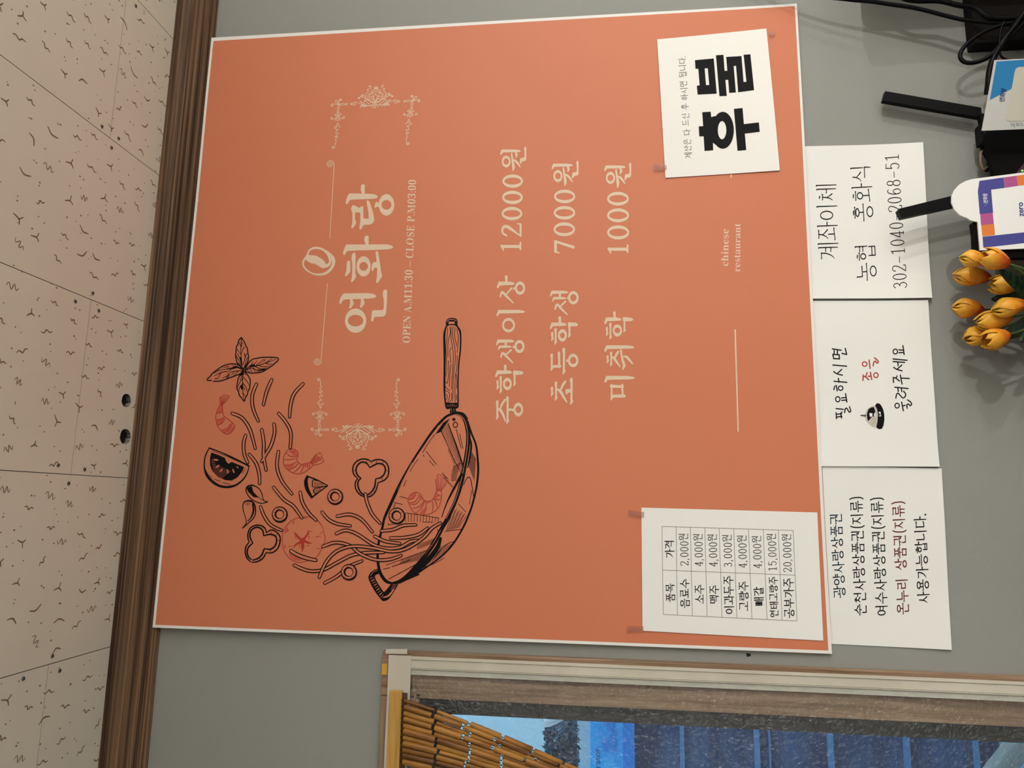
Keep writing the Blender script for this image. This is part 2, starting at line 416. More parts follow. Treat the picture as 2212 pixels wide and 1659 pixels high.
DIG = {
 '0': [('c', [(.5 + .36 * math.cos(a * .3142), .5 + .5 * math.sin(a * .3142)) for a in range(20)], 'c')],
 '1': [('s', [(.2, .86), (.5, .98)], 'd'), ('s', [(.52, 1), (.52, 0)], 'd'), ('s', [(.25, 0), (.8, 0)], 'd')],
 '2': [('s', [(.15, .78), (.2, .93), (.5, 1.), (.8, .9), (.82, .7), (.6, .42), (.12, .02)], 'd'), ('s', [(.12, .0), (.86, .0)], 'd'), ('s', [(.86, 0), (.9, .14)], 'd')],
 '3': [('s', [(.18, .85), (.4, .99), (.7, .93), (.78, .75), (.65, .58), (.42, .53)], 'd'), ('s', [(.42, .53), (.72, .47), (.86, .27), (.72, .06), (.42, 0), (.14, .14)], 'd')],
 '4': [('s', [(.66, 1), (.66, 0)], 'd'), ('s', [(.66, 1), (.1, .3)], 'd'), ('s', [(.08, .28), (.94, .28)], 'd'), ('s', [(.48, 0), (.86, 0)], 'd')],
 '5': [('s', [(.24, 1), (.82, .97)], 'd'), ('s', [(.24, 1), (.2, .55)], 'd'), ('s', [(.2, .55), (.5, .64), (.8, .5), (.84, .27), (.68, .06), (.42, .0), (.14, .12)], 'd')],
 '6': [('s', [(.78, .92), (.55, 1), (.3, .85), (.16, .5), (.22, .14), (.5, .0), (.8, .14), (.84, .34), (.7, .53), (.45, .55), (.2, .38)], 'd')],
 '8': [('c', [(.5 + .28 * math.cos(a * .3927), .76 + .23 * math.sin(a * .3927)) for a in range(16)], 'c'), ('c', [(.5 + .36 * math.cos(a * .3927), .27 + .27 * math.sin(a * .3927)) for a in range(16)], 'c')],
 '-': [('s', [(.12, .42), (.88, .42)], 'd')],
 ',': [('s', [(.35, .06), (.45, -.02), (.3, -.14)], 'd')],
 '.': [('s', [(.3, .04), (.32, .04)], 'D')],
 '(': [('s', [(.8, 1.08), (.45, .8), (.4, .2), (.8, -.08)], 'd')],
 ')': [('s', [(.2, 1.08), (.55, .8), (.6, .2), (.2, -.08)], 'd')],
}
def dirw(S, P, closed):
    o = []; n = len(P)
    for i in range(n):
        a = P[(i + 1) % n] if closed or i < n - 1 else P[i]; b = P[i - 1] if closed or i > 0 else P[i]
        dx, dy = a[0] - b[0], a[1] - b[1]; l = math.hypot(dx, dy) + 1e-9
        o.append(S.wh + (S.wv - S.wh) * (abs(dy) / l))
    return o
def adv_of(ch, da, sp): return 1.0 if ord(ch) >= 0xAC00 else (sp if ch == ' ' else (da * (.55 if ch in ',.' else (.7 if ch in '()' else 1))))
def textline(ink, txt, A, B, h, S, T=None, da=.5, sp=.5, dh=.8, fit=.94):
    """baseline from A to B (photo points), h = letter height"""
    if T:
        A = (T[0] + A[0] / T[2], T[1] + A[1] / T[2]); B = (T[0] + B[0] / T[2], T[1] + B[1] / T[2]); h = h / T[2]
    A = np.array(A, float); B = np.array(B, float); L = np.linalg.norm(B - A); d = (B - A) / L; up = np.array([d[1], -d[0]])
    tot = sum(adv_of(c, da, sp) for c in txt); e = L / tot; x = 0.0
    for ch in txt:
        a = adv_of(ch, da, sp)
        if ch != ' ':
            han = ord(ch) >= 0xAC00
            gl = syll(S, ch) if han else DIG[ch]
            hh = h if han else h * dh; kx = a * (fit if han else .86); ox = x + a * (1 - (fit if han else .86)) / 2
            f = lambda p: A + d * (ox + p[0] * kx) * e + up * p[1] * hh
            for g in gl:
                if g[0] == 'p':
                    ink.rawpoly([[f(p) for p in g[1]]]); continue
                wd = g[2]
                if isinstance(wd, str): wd = [S.wv * 1.6] * len(g[1]) if wd == 'D' else dirw(S, g[1], g[0] == 'c')
                ink.st([f(p) for p in g[1]], [q * h for q in wd], raw=True, closed=g[0] == 'c', sub=3, smooth=len(g[1]) > 2)
        x += a
def fontmesh(body, offset=0.0, spacing=1.0):
    cu = bpy.data.curves.new('tmp', 'FONT'); cu.body = body; cu.offset = offset; cu.space_character = spacing; cu.resolution_u = 4
    o = bpy.data.objects.new('tmp', cu); COL.objects.link(o)
    dg = bpy.context.evaluated_depsgraph_get(); dg.update()
    me = bpy.data.meshes.new_from_object(o.evaluated_get(dg))
    V = [tuple(v.co) for v in me.vertices]; F = [tuple(p.vertices) for p in me.polygons]
    bpy.data.objects.remove(o); bpy.data.curves.remove(cu); bpy.data.meshes.remove(me)
    return V, F
def serif(t):
    return ''.join(chr(0x1D400 + ord(c) - 65) if 'A' <= c <= 'Z' else chr(0x1D41A + ord(c) - 97) if 'a' <= c <= 'z' else chr(0x1D7CE + ord(c) - 48) if '0' <= c <= '9' else c for c in t)
def fontline(ink, body, A, B, h, offset=0.0, spacing=1.0, capref=None):
    """set type so that it fills the baseline from A to B (photo points), h = height of its tallest letter"""
    V, F = fontmesh(body, offset, spacing)
    x0 = min(v[0] for v in V); x1 = max(v[0] for v in V); yt = capref or max(v[1] for v in V)
    A = np.array(A, float); B = np.array(B, float); L = np.linalg.norm(B - A); d = (B - A) / L; up = np.array([d[1], -d[0]])
    ink.put([A + d * (v[0] - x0) / (x1 - x0) * L + up * v[1] / yt * h for v in V], F)
# ------------------------------------------------------------------ the room
X0, X1, YB, ZF = -3.2, 11.5, -7.0, 0.0
wtl = W(905, 1548, .03); wr = W(1400, 1547, 0.0)          # window opening corner
WX1 = W(1400, 1530.5, -.014)[0] + 0.006; WZ1 = W(904, 1600, -.014)[2] + 0.006
WX0, WZ0 = WX1 - 1.15, 0.55
TH = 0.16
mb = MB()
mb.box((X0, 0, ZF), (WX0, TH, HC)); mb.box((WX1, 0, ZF), (X1, TH, HC))
mb.box((WX0, 0, WZ1), (WX1, TH, HC)); mb.box((WX0, 0, ZF), (WX1, TH, WZ0))
wall = mb.build('wall_back', M['wall'], None, (0, 0, 0)); tag(wall, 'grey painted wall behind the orange poster', 'wall', kind='structure')
M['room'] = mat('pale_room_paint', (0.62, 0.615, 0.60), 0.8)
M['floor'] = mat('floor_tile', (0.50, 0.49, 0.47), 0.5, mix=((0.44, 0.43, 0.41), (2, 2, 2), .4, .6))
for nm, lo, hi in (('wall_left', (X0 - .1, YB, ZF), (X0, TH, HC)), ('wall_right', (X1, YB, ZF), (X1 + .1, TH, HC)), ('wall_front', (X0, YB - .1, ZF), (X1, YB, HC))):
    tag(MB().box(lo, hi).build(nm, M['room']), kind='structure')
tag(MB().box((X0 - .1, YB - .1, ZF - .1), (X1 + .1, TH, ZF)).build('floor', M['floor']), kind='structure')

# ceiling: gypsum boards 300 x 600 with narrow seams, two cut holes
P = 0.04                                                   # how far the cornice stands off the wall
SX = [Wz(x, y, HC)[0] for x, y in ((345, 380), (310, 697), (277, 1035), (238, 1397))]
step = (SX[0] - SX[3]) / 3.0; sx0 = SX[0]
YJ = np.mean([Wz(258, 160, HC)[1], Wz(195, 655, HC)[1], Wz(153, 1010, HC)[1], Wz(90, 1540, HC)[1]])
holes = []
for x, y, r in ((273, 865, .0125), (271, 943, .0145)):
    c = Wz(x, y, HC); holes.append((c[0], c[1], r))
mb = MB()
nx0, nx1 = math.floor((X0 - sx0) / step), math.ceil((X1 - sx0) / step)
G = .0011
for i in range(nx0, nx1):
    a, b = sx0 + i * step, sx0 + (i + 1) * step
    y = YJ - (0 if i % 2 == 0 else 0.3) + .6 * 2
    a, b = max(a, X0), min(b, X1)
    if b - a < .01: continue
    while y > YB:
        y1, y0 = min(y, TH), max(y - .6, YB); y -= .6
        if y1 <= y0: continue
        lo = (a + G / 2, y0 + G / 4); hi = (b - G / 2, y1 - G / 4)
        loop = [(lo[0], lo[1]), (hi[0], lo[1]), (hi[0], hi[1]), (lo[0], hi[1])]
        hs = []
        for hx, hy, hr in holes:
            if lo[0] < hx - hr and hi[0] > hx + hr and lo[1] < hy - hr and hi[1] > hy + hr:
                rr = random.Random(3)
                hs.append([(hx + hr * (1 + rr.uniform(-.05, .05)) * math.cos(k * .2618), hy + hr * 1.08 * (1 + rr.uniform(-.05, .05)) * math.sin(k * .2618)) for k in range(24)])
        L = [loop] + hs
        tri = tessellate_polygon([[Vector((p[0], p[1], 0)) for p in l] for l in L])
        fl = [(p[0], p[1], HC) for l in L for p in l]
        mb.add(fl, [tuple(t) for t in tri], 0)
        # board edges
        lp = [(p[0], p[1], HC) for p in loop]; up = [(p[0], p[1], HC + .009) for p in loop]
        mb.add(lp + up, [(k, (k + 1) % 4, (k + 1) % 4 + 4, k + 4) for k in range(4)], 1)
        for h in hs:
            n = len(h); mb.add([(p[0], p[1], HC) for p in h] + [(p[0], p[1], HC + .0095) for p in h], [(k, (k + 1) % n, (k + 1) % n + n, k + n) for k in range(n)], 3)
mb.add([(X0 - .1, YB - .1, HC + .0097), (X1 + .1, YB - .1, HC + .0097), (X1 + .1, TH, HC + .0097), (X0 - .1, TH, HC + .0097)], [(0, 1, 2, 3)], 2)
mb.box((X0 - .1, YB - .1, HC + .05), (X1 + .1, TH, HC + .1), 2)
ceil = mb.build('ceiling', [M['ceil'], M['seam'], M['hole'], M['holeside']])
tag(ceil, 'beige gypsum board ceiling with wormy pits', 'ceiling', kind='structure')
# pressed pits of the boards
mb = MB(); rr = random.Random(11)
def pit_stroke(pts, wd):
    pts = catmull([np.array(p) for p in pts], 3) if len(pts) > 2 else [np.array(p) for p in pts]
    n = len(pts); A = []; B = []
    for i in range(n):
        t = pts[min(i + 1, n - 1)] - pts[max(i - 1, 0)]; t = t / (np.linalg.norm(t) + 1e-9)
        k = wd * (.5 + .6 * math.sin(math.pi * (i + .5) / n)); nn = np.array([-t[1], t[0]]) * k
        A.append((*(pts[i] + nn), HC - .0002)); B.append((*(pts[i] - nn), HC - .0002))
    mb.add(A + B, [(i, i + 1, i + 1 + n, i + n) for i in range(n - 1)])
cell = .056
xs = np.arange(-.75, 1.55, cell); ys = np.arange(-.9, -.045, cell * .8)
for ix, x in enumerate(xs):
    for iy, y in enumerate(ys):
        cx = x + rr.uniform(-.012, .012) + (cell / 2 if iy % 2 else 0); cy = y + rr.uniform(-.009, .009)
        if any(math.hypot(cx - h[0], cy - h[1]) < .026 for h in holes): continue
        fr = (cx - sx0) / step; fr -= math.floor(fr)
        if min(fr, 1 - fr) * step < .014: continue
        a = rr.gauss(math.pi / 2, .35); L = rr.uniform(.0085, .0128)
        ux = np.array([math.cos(a), math.sin(a)]); uy = np.array([-ux[1], ux[0]]) * rr.choice((-1, 1)); c = np.array([cx, cy])
        kind = rr.random()
        if kind < .5: q = [c - ux * L, c - ux * L * .5 + uy * .0022, c - uy * .0024, c + ux * L * .45 + uy * .002, c + ux * L + uy * .001]; pit_stroke(q, .00105)
        elif kind < .72:
            pit_stroke([c - ux * L, c, c + (ux * .6 + uy * .8) * L * .7], .0011); pit_stroke([c, c + (ux * .5 - uy * .85) * L * .8], .001)
        elif kind < .88: pit_stroke([c - ux * L, c - ux * L * .6 + uy * .006, c - ux * L * .2 - uy * .004, c + ux * L * .2 + uy * .006, c + ux * L * .55 - uy * .003, c + ux * L * .9 + uy * .002], .0008)
        else: pit_stroke([c - ux * L, c - ux * .2 * L + uy * .004, c + ux * .3 * L + uy * .003, c + ux * L - uy * .002], .0012)
        for _ in range(2):
            dx = cx + rr.uniform(.018, .034); dy = cy + rr.uniform(-.02, .02); r = rr.uniform(.0009, .0016)
            mb.add([(dx + r * math.cos(k), dy + r * 1.3 * math.sin(k), HC - .0002) for k in np.arange(0, 6.28, 1.05)], [tuple(range(6))])
pits = mb.build('pressed_pits', M['pit'], ceil); tag(pits, kind='stuff')

# ceiling screws
scr = [((293, 12.7), 'ceiling screw alone at the top edge of the photo'),
       ((220, 273), 'ceiling screw over a pit, nearest the poster top corner seam crossing'),
       ((256, 299), 'ceiling screw between the upper seam crossing and the wooden cornice'),
       ((240.5, 319), 'ceiling screw just below the upper seam crossing'),
       ((200, 633), 'ceiling screw above the seam beside the basil drawing height'),
       ((162.5, 651), 'ceiling screw left of the seam crossing level with the leaf drawing'),
       ((213, 671), 'ceiling screw right of the seam crossing level with the leaf drawing'),
       ((125.4, 1004.6), 'ceiling screw farthest from the cornice above the straight middle seam'),
       ((182.6, 1013.7), 'ceiling screw next to the cornice above the straight middle seam'),
       ((148, 1044), 'ceiling screw below the straight middle seam'),
       ((112.8, 1417), 'ceiling screw above the lowest slanting seam'),
       ((128.5, 1448.7), 'ceiling screw right of the lowest seam crossing'),
       ((50, 1466), 'ceiling screw left of the lowest seam crossing')]
for (x, y), lab in scr:
    c = Wz(x, y, HC); mb = MB(); r = .0036
    prof = [(0, -.0016), (r * .6, -.0014), (r, -.0004), (r, .0006)]
    vs = [(c[0], c[1], HC + prof[0][1])]; n = 10
    for q in prof[1:]: vs += [(c[0] + q[0] * math.cos(6.2832 * k / n), c[1] + q[0] * math.sin(6.2832 * k / n), HC + q[1]) for k in range(n)]
    fs = [(0, 1 + (k + 1) % n, 1 + k) for k in range(n)]
    for j in range(2): fs += [(1 + j * n + k, 1 + j * n + (k + 1) % n, 1 + (j + 1) * n + (k + 1) % n, 1 + (j + 1) * n + k) for k in range(n)]
    mb.add(vs, fs, 0)
    for a in (.5, .5 + math.pi / 2):
        d1 = np.array([math.cos(a), math.sin(a), 0]) * r * .6; d2 = np.array([-math.sin(a), math.cos(a), 0]) * .0006; cc = np.array([c[0], c[1], HC - .0018])
        mb.add([cc - d1 - d2, cc + d1 - d2, cc + d1 + d2, cc - d1 + d2], [(0, 1, 2, 3)], 1)
    tag(mb.build('ceiling_screw', [M['screw'], M['hole']], None, (c[0], c[1], HC), smooth=False), lab, 'screw', 'screws in the ceiling boards')

# cornice
zl = W(396, 830, 0)[2]
prof = [(0, zl), (-.010, zl), (-.0105, zl + .004), (-.006, zl + .007), (-.0105, zl + .010), (-.0105, zl + .014), (-.0075, zl + .016), (-.012, zl + .020),
        (-.0155, zl + .050), (-.019, zl + .056), (-.017, zl + .058), (-.021, zl + .061), (-.026, zl + .070), (-.025, zl + .072), (-.031, zl + .078), (-.036, HC - .008), (-P, HC - .005), (-P, HC), (0, HC)]
mb = MB(); n = len(prof)
mb.add([(X0, p[0], p[1]) for p in prof] + [(X1, p[0], p[1]) for p in prof], [(k, (k + 1) % n, (k + 1) % n + n, k + n) for k in range(n)])
tag(mb.build('trim_1', M['trim']), 'dark brown wooden cornice between ceiling and wall', 'trim', kind='structure')

# ------------------------------------------------------------------ the poster
yt, yb = -.0135, -.0045
zt, zb = CAMZ + .81, CAMZ - .39
pn = np.array([0, -1.0, (yt - yb) / (zt - zb)])
def pdisp(p):
    x, z = p[0], p[2]
    return .0012 * math.sin(5.1 * x + 1.3 * z) * math.sin(3.7 * z + .8) + .0006 * math.sin(13 * x - 7 * z) + .0018
PS = Surf((0, yb, zb), pn, pdisp)
cor = [(331, 1355), (458, 83), (1721, 8.5), (1796.5, 1412)]      # TL TR BR BL
inn = [(337, 1349.3), (462.3, 90), (1716.4, 14), (1788.5, 1404.8)]
def bil(q, a, b): return np.array(q[0]) * (1 - a) * (1 - b) + np.array(q[1]) * a * (1 - b) + np.array(q[2]) * a * b + np.array(q[3]) * (1 - a) * b
PN = Surf((0, yb, zb), pn)
C3 = [PN.hit(*q) for q in cor]; I3 = [PN.hit(*q) for q in inn]
N = 36
def lift(p, e=0.0): return p + PN.n * (pdisp(p) + e)
grid = []
for j in range(N + 3):
    for i in range(N + 3):
        a = min(max((i - 1) / N, 0), 1); b = min(max((j - 1) / N, 0), 1)
        q = [C3[k] if ((i in (0, N + 2)) or (j in (0, N + 2))) else I3[k] for k in range(4)]
        p = bil(I3, a, b)
        if i == 0 or i == N + 2 or j == 0 or j == N + 2:
            p = bil(C3, 0 if i == 0 else 1 if i == N + 2 else a, 0 if j == 0 else 1 if j == N + 2 else b)
        grid.append(lift(p))
n = N + 3; fs = []; fm = []
for j in range(n - 1):
    for i in range(n - 1):
        fs.append((j * n + i, (j + 1) * n + i, (j + 1) * n + i + 1, j * n + i + 1)); fm.append(1 if i in (0, n - 2) or j in (0, n - 2) else 0)
# thickness
bk = [tuple(np.array(p) - PN.n * .0007) for p in grid]; nb = len(grid)
rim = [(i, i + 1) for i in range(n - 1)] + [(k * n + n - 1, (k + 1) * n + n - 1) for k in range(n - 1)] + [((n - 1) * n + i + 1, (n - 1) * n + i) for i in range(n - 2, -1, -1)] + [((k + 1) * n, k * n) for k in range(n - 2, -1, -1)]
for a, b in rim: fs.append((a, b, b + nb, a + nb)); fm.append(1)
for j in range(n - 1):
    for i in range(n - 1):
        fs.append((nb + j * n + i, nb + j * n + i + 1, nb + (j + 1) * n + i + 1, nb + (j + 1) * n + i)); fm.append(1)
PO = tuple(np.mean(C3, axis=0))
poster = link('poster', grid + bk, fs, [M['orange'], M['border']], None, PO, fm, smooth=True)
tag(poster, 'large orange restaurant price poster with white border and frying pan drawing', 'poster')
def art(): return Ink(PS)

# --- big name
tI = (640, 510, 7.2125); tJ = (690, 330, 7.2125)
k = art().at(tI)
k.ell((925, 1318), (166, 190), (119, 90), 36)
k.rpoly([(735, 893), (1100, 889), (1195, 898), (1235, 918), (1250, 938), (1220, 965), (1100, 976), (745, 990), (722, 1012), (700, 1056), (682, 1062), (670, 1040), (675, 1000), (695, 950)])
k.rpoly([(838, 978), (880, 978), (884, 1010), (899, 1040), (893, 1068), (848, 1128), (828, 1132), (826, 1110), (840, 1030)])
k.rpoly([(1005, 976), (1048, 976), (1053, 1005), (1067, 1032), (1062, 1058), (1017, 1118), (998, 1122), (995, 1104), (1006, 1030)])
k.rpoly([(1370, 835), (1400, 833), (1417, 850), (1414, 1000), (1400, 1205), (1385, 1238), (1350, 1256), (1222, 1259), (1212, 1280), (1200, 1325), (1182, 1338), (1165, 1322), (1170, 1270), (1180, 1180), (1192, 1157), (1345, 1152), (1363, 1135), (1365, 985), (1349, 930), (1352, 860)])
k.rpoly([(785, 130), (1000, 132), (1400, 129), (1470, 140), (1505, 160), (1508, 182), (1480, 200), (1400, 211), (800, 232), (778, 255), (758, 293), (740, 300), (728, 280), (733, 240), (760, 165)])
k.rpoly([(808, 382), (832, 382), (843, 400), (845, 540), (835, 568), (785, 624), (763, 630), (758, 612), (780, 545), (790, 400)])
k.rpoly([(885, 262), (912, 260), (925, 278), (921, 590), (935, 615), (928, 645), (882, 712), (860, 722), (852, 705), (866, 640), (873, 580), (873, 410), (859, 355), (865, 300)])
k.ell((1050, 473), (110, 158), (66, 68), 32)
k.rpoly([(1240, 235), (1268, 233), (1282, 270), (1325, 570), (1340, 605), (1332, 638), (1275, 725), (1252, 733), (1243, 715), (1258, 620), (1262, 495), (1226, 492), (1212, 505), (1198, 542), (1180, 548), (1172, 525), (1178, 450), (1194, 407), (1252, 405), (1236, 250)])
k.at(tJ)
k.rpoly([(722, 1292), (755, 1290), (768, 1310), (766, 1432), (719, 1432), (718, 1410), (698, 1370), (703, 1315)])
k.rpoly([(465, 634), (600, 636), (780, 639), (870, 650), (908, 672), (910, 692), (890, 710), (840, 719), (485, 733), (462, 755), (442, 796), (424, 803), (410, 785), (415, 745), (440, 670)])
k.rpoly([(665, 492), (695, 491), (709, 508), (706, 640), (660, 640), (658, 615), (643, 580), (648, 510)])
k.ell((1045, 813), (121, 168), (77, 74), 32)
k.rpoly([(925, 783), (905, 766), (878, 770), (863, 810), (859, 850), (870, 864), (886, 850), (905, 838), (935, 852)])
k.rpoly([(740, 745), (765, 742), (785, 775), (832, 915), (856, 1040), (848, 1080), (800, 1120), (690, 1126), (675, 1150), (657, 1190), (637, 1200), (620, 1180), (628, 1120), (640, 1060), (638, 932), (556, 930), (556, 1040), (577, 1080), (568, 1110), (522, 1172), (502, 1180), (497, 1160), (514, 1080), (515, 940), (493, 885), (503, 835), (525, 815), (545, 818), (570, 836), (632, 862), (645, 838), (665, 828), (683, 840), (686, 1025), (770, 1030), (765, 935), (735, 765)])
k.build('name_lettering', M['beige'], poster, PO, 'large cream shop name lettering')

# --- logo
k = art().at(tI)
o_ = [(155, 300), (172, 255), (200, 212), (245, 180), (290, 166), (345, 170), (400, 185), (500, 240), (580, 310), (602, 350), (610, 400), (590, 475), (540, 545), (460, 600), (370, 616), (270, 601), (170, 550), (108, 482), (93, 410), (118, 350)]
h1 = [(190, 290), (205, 250), (230, 222), (280, 204), (370, 210), (440, 250), (485, 310), (508, 370), (508, 405), (490, 428), (465, 432), (440, 400), (400, 362), (330, 318), (260, 302)]
h2 = [(128, 400), (122, 450), (160, 510), (230, 560), (310, 584), (400, 579), (470, 550), (520, 500), (550, 440), (552, 385), (545, 380), (540, 430), (500, 478), (430, 500), (380, 485), (300, 430), (240, 425), (180, 395), (150, 365)]
k.poly(o_, [h1, h2], smooth=True)
for a in range(12): k.st([(200 + a * 22, 318 + max(0, a - 5) * 14), (190 + a * 23, 285 + max(0, a - 5) * 14)], [9, 1], cap=False)
for a in range(14): k.st([(160 + a * 20, 375 + a * 8), (150 + a * 20 + (a > 6) * 6, 388 + a * 9 + (12 if a > 3 else 0))], [9, 1], cap=False)
k.build('logo_mark', M['beige'], poster, PO)
def spiral(kk, c, r, turns, a0, sgn, w, tail=None):
    n = int(14 * turns); P = []
    for i in range(n + 1):
        f = i / n; a = a0 + sgn * 2 * math.pi * turns * f; q = r * (1 - .9 * f); P.append((c[0] + q * math.cos(a), c[1] + q * math.sin(a)))
    kk.st((list(tail) if tail else []) + P, w, sub=2, cap=True)
k = art(); spiral(k, (685.5, 781), 8.2, 2.2, .0, 1, 1.3, [(707.3, 613), (700, 700), (694.5, 765)])
k.build('scroll_rule', M['beige'], poster, PO); k = art(); spiral(k, (713, 354.5), 8.2, 2.2, .0, -1, 1.3, [(712.6, 515), (717, 440), (721.5, 365)])
k.build('scroll_rule', M['beige'], poster, PO); k = art(); k.st([(1588, 713), (1594.5, 931)], 3.2); k.build('rule_line', M['beige'], poster, PO); k = art(); k.st([(1578.5, 340), (1579.5, 382)], 3.0)
k.build('rule_line', M['beige'], poster, PO)

# --- opening hours and caption in roman type
k = art()
fontline(k, serif('OPEN A.M') + serif('11') + ':' + serif('30') + ' – ' + serif('CLOSE P.M') + serif('03') + ':' + serif('00'), (885.5, 741), (899.0, 389), 17.0, offset=-.003, spacing=1.06)
k.build('hours_lettering', M['beige'], poster, PO)
k = art()
fontline(k, serif('chinese'), (1573, 575), (1573.8, 495), 15.5, offset=-.003)
fontline(k, serif('restaurant'), (1598.5, 587), (1599.5, 483), 13.0, offset=-.003)
k.split(lambda x, y: 0 if x < 1580 else 1, [('caption_lettering', None), ('caption_lettering', None)], M['beige'], poster, PO)

# --- price rows
def Vv(k, x0, x1, yt, yb):
    s = (yb - yt); L = x1 - x0
    k.rpoly([(x0 + .55 * s, yt), (x1 - .25 * L, yt + .02 * s), (x1 - .06 * L, yt + .25 * s), (x1, yt + .6 * s), (x1 - .06 * L, yb - .08 * s), (x1 - .25 * L, yb), (x0 + .9 * s, yb + .1 * s), (x0 + .55 * s, yb + .75 * s), (x0 + .2 * s, yb + .95 * s), (x0, yb + .6 * s)], r=.8)
def Hb(k, x, y0, y1, w, dx=0):
    f = lambda u, y: (x + u * w + dx * (y1 - y) / (y1 - y0), y)
    k.rpoly([f(-.45, y0 + .1 * w), f(.35, y0), f(.5, y0 + .4 * w), f(.4, y1 - 2 * w), f(.75, y1 - 1.3 * w), f(-.25, y1), f(-.55, y1 - .1 * w), f(-.4, y1 - 1.6 * w), f(-.36, y0 + 2 * w), f(-.62, y0 + 1.2 * w)], r=.7)
def rng(k, c, ro, ri): k.ell(c, ro, ri, 26)
def giy(k, x, y): k.rpoly([(x - 16, y - 10), (x - 2, y - 14), (x + 17, y - 9), (x + 17, y + 11), (x + 4, y + 10), (x - 10, y + 18), (x - 20, y + 12)], r=.6)
def siot(k, a, b, c, d, e, f): k.st([a, b, c, d], [14, 26, 24, 14]); k.st([e, f], [16, 20])
k = art().at((1050, 580, 4.881))
Hb(k, 118, 1390, 1595, 26); k.st([(125, 1485), (150, 1492), (178, 1540), (203, 1608)], [20, 30, 26, 14]); k.st([(150, 1475), (172, 1425), (200, 1386)], [18, 22, 24])
Hb(k, 226, 1348, 1640, 27); k.st([(240, 1490), (266, 1488)], [28, 24]); rng(k, (340, 1488), (50, 73), (30, 36)); giy(k, 292, 1490)
Hb(k, 122, 1175, 1280, 23); Hb(k, 155, 1132, 1318, 25); rng(k, (225, 1218), (47, 66), (25, 30)); Vv(k, 94, 275, 1074, 1112); k.st([(202, 1027), (203, 1075)], [28, 24])
Hb(k, 300, 1085, 1245, 25); k.rpoly([(285, 1076), (375, 1082), (394, 1095), (396, 1106), (380, 1118), (292, 1124), (285, 1105)])
siot(k, (156, 938), (176, 892), (218, 930), (280, 992), (212, 906), (262, 862)); Vv(k, 124, 272, 812, 837); k.st([(207, 785), (207, 815)], 24); Vv(k, 103, 300, 748, 781)
rng(k, (352, 823), (53, 69), (30, 36)); giy(k, 298, 826)
rng(k, (237, 598), (68, 77), (48, 46)); Vv(k, 108, 414, 436, 472)
siot(k, (150, 298), (170, 250), (220, 298), (286, 362), (218, 268), (268, 208)); Vv(k, 112, 304, 138, 176); k.st([(212, 86), (214, 140)], [28, 24]); rng(k, (358, 208), (54, 71), (32, 36)); giy(k, 302, 210)
Hb(k, 695, 1245, 1350, 24); Hb(k, 737, 1190, 1396, 26); k.st([(750, 1275), (780, 1290), (812, 1345), (850, 1408)], [20, 32, 28, 14]); k.st([(790, 1272), (812, 1225), (836, 1192)], [18, 26, 24])
Hb(k, 900, 1152, 1440, 28); k.rpoly([(838, 1272), (895, 1272), (895, 1308), (866, 1310), (850, 1330), (838, 1330)])
Hb(k, 692, 895, 1082, 25); k.st([(702, 1034), (778, 1030)], 30); k.st([(768, 888), (772, 1040)], [26, 22]); Hb(k, 820, 835, 1120, 28); rng(k, (918, 970), (56, 72), (33, 37)); giy(k, 864, 970)
Hb(k, 698, 668, 768, 23); Hb(k, 733, 627, 806, 25); rng(k, (805, 706), (48, 66), (25, 30)); Vv(k, 670, 851, 570, 607); k.st([(777, 518), (779, 572)], [28, 24])
Hb(k, 878, 575, 731, 25); k.rpoly([(862, 566), (950, 572), (970, 586), (972, 598), (955, 609), (868, 614), (862, 595)])
siot(k, (728, 432), (748, 380), (792, 424), (853, 484), (786, 398), (836, 348)); Vv(k, 695, 846, 300, 326); k.st([(778, 265), (778, 303)], 24); Vv(k, 672, 870, 234, 266)
rng(k, (920, 309), (56, 71), (33, 38)); giy(k, 872, 308)
k.at((1050, 300, 6.32))
for ox, oy, s in ((0, 0, 1), (697, 190, 1.03), (1413, 213, 1.035)):
    k.at((1050 + ox / 6.32, 300 + oy / 6.32, 6.32 / s))
    rng(k, (275, 310), (61, 81), (37, 42)); k.st([(348, 200), (362, 300), (374, 385), (366, 437)], [18, 28, 36, 10]); k.st([(385, 292), (412, 312), (440, 345), (466, 385)], [24, 30, 26, 14])
    k.st([(404, 182), (416, 220), (404, 260)], [22, 32, 8]); Vv(k, 190, 477, 144, 184)
    k.rpoly([(522, 112), (538, 107), (550, 122), (548, 285), (535, 302), (492, 309), (478, 338), (464, 342), (459, 325), (466, 270), (478, 260), (518, 258), (526, 240), (524, 160), (518, 140)])
k.at((1050, 300, 6.32))
for c, r in (((363, 578), (141, 92)), ((360, 800), (141, 92)), ((354, 1021), (141, 92)), ((1073, 787), (145, 94)), ((1070, 1010), (147, 94)), ((1068, 1236), (147, 96)), ((1800, 818), (148, 95)), ((1802, 1045), (150, 96)), ((1803, 1278), (150, 97))):
    k.ell(c, r, (r[0] - 28, r[1] - 45), 34)
k.st([(275, 1318), (232, 1290), (222, 1245), (245, 1202), (290, 1200), (345, 1235), (470, 1328)], [30, 26, 30, 40, 44, 38, 16]); k.st([(470, 1325), (472, 1168)], 28); k.st([(470, 1165), (425, 1158)], [26, 12])
for ox, oy in ((0, 0), (1462, 38)):
    k.st([(212 + ox, 1469 + oy), (460 + ox, 1470 + oy)], 42, cap=False); k.st([(214 + ox, 1462 + oy), (238 + ox, 1522 + oy)], [36, 16]); k.st([(470 + ox, 1412 + oy), (470 + ox, 1512 + oy)], 22); k.st([(445 + ox, 1470 + oy), (470 + ox, 1470 + oy)], [42, 80], cap=False)
k.st([(948, 1385), (948, 1545)], 40, cap=False); k.st([(945, 1540), (1000, 1558)], [34, 16]); k.st([(948, 1402), (1206, 1484)], [34, 42], cap=False)
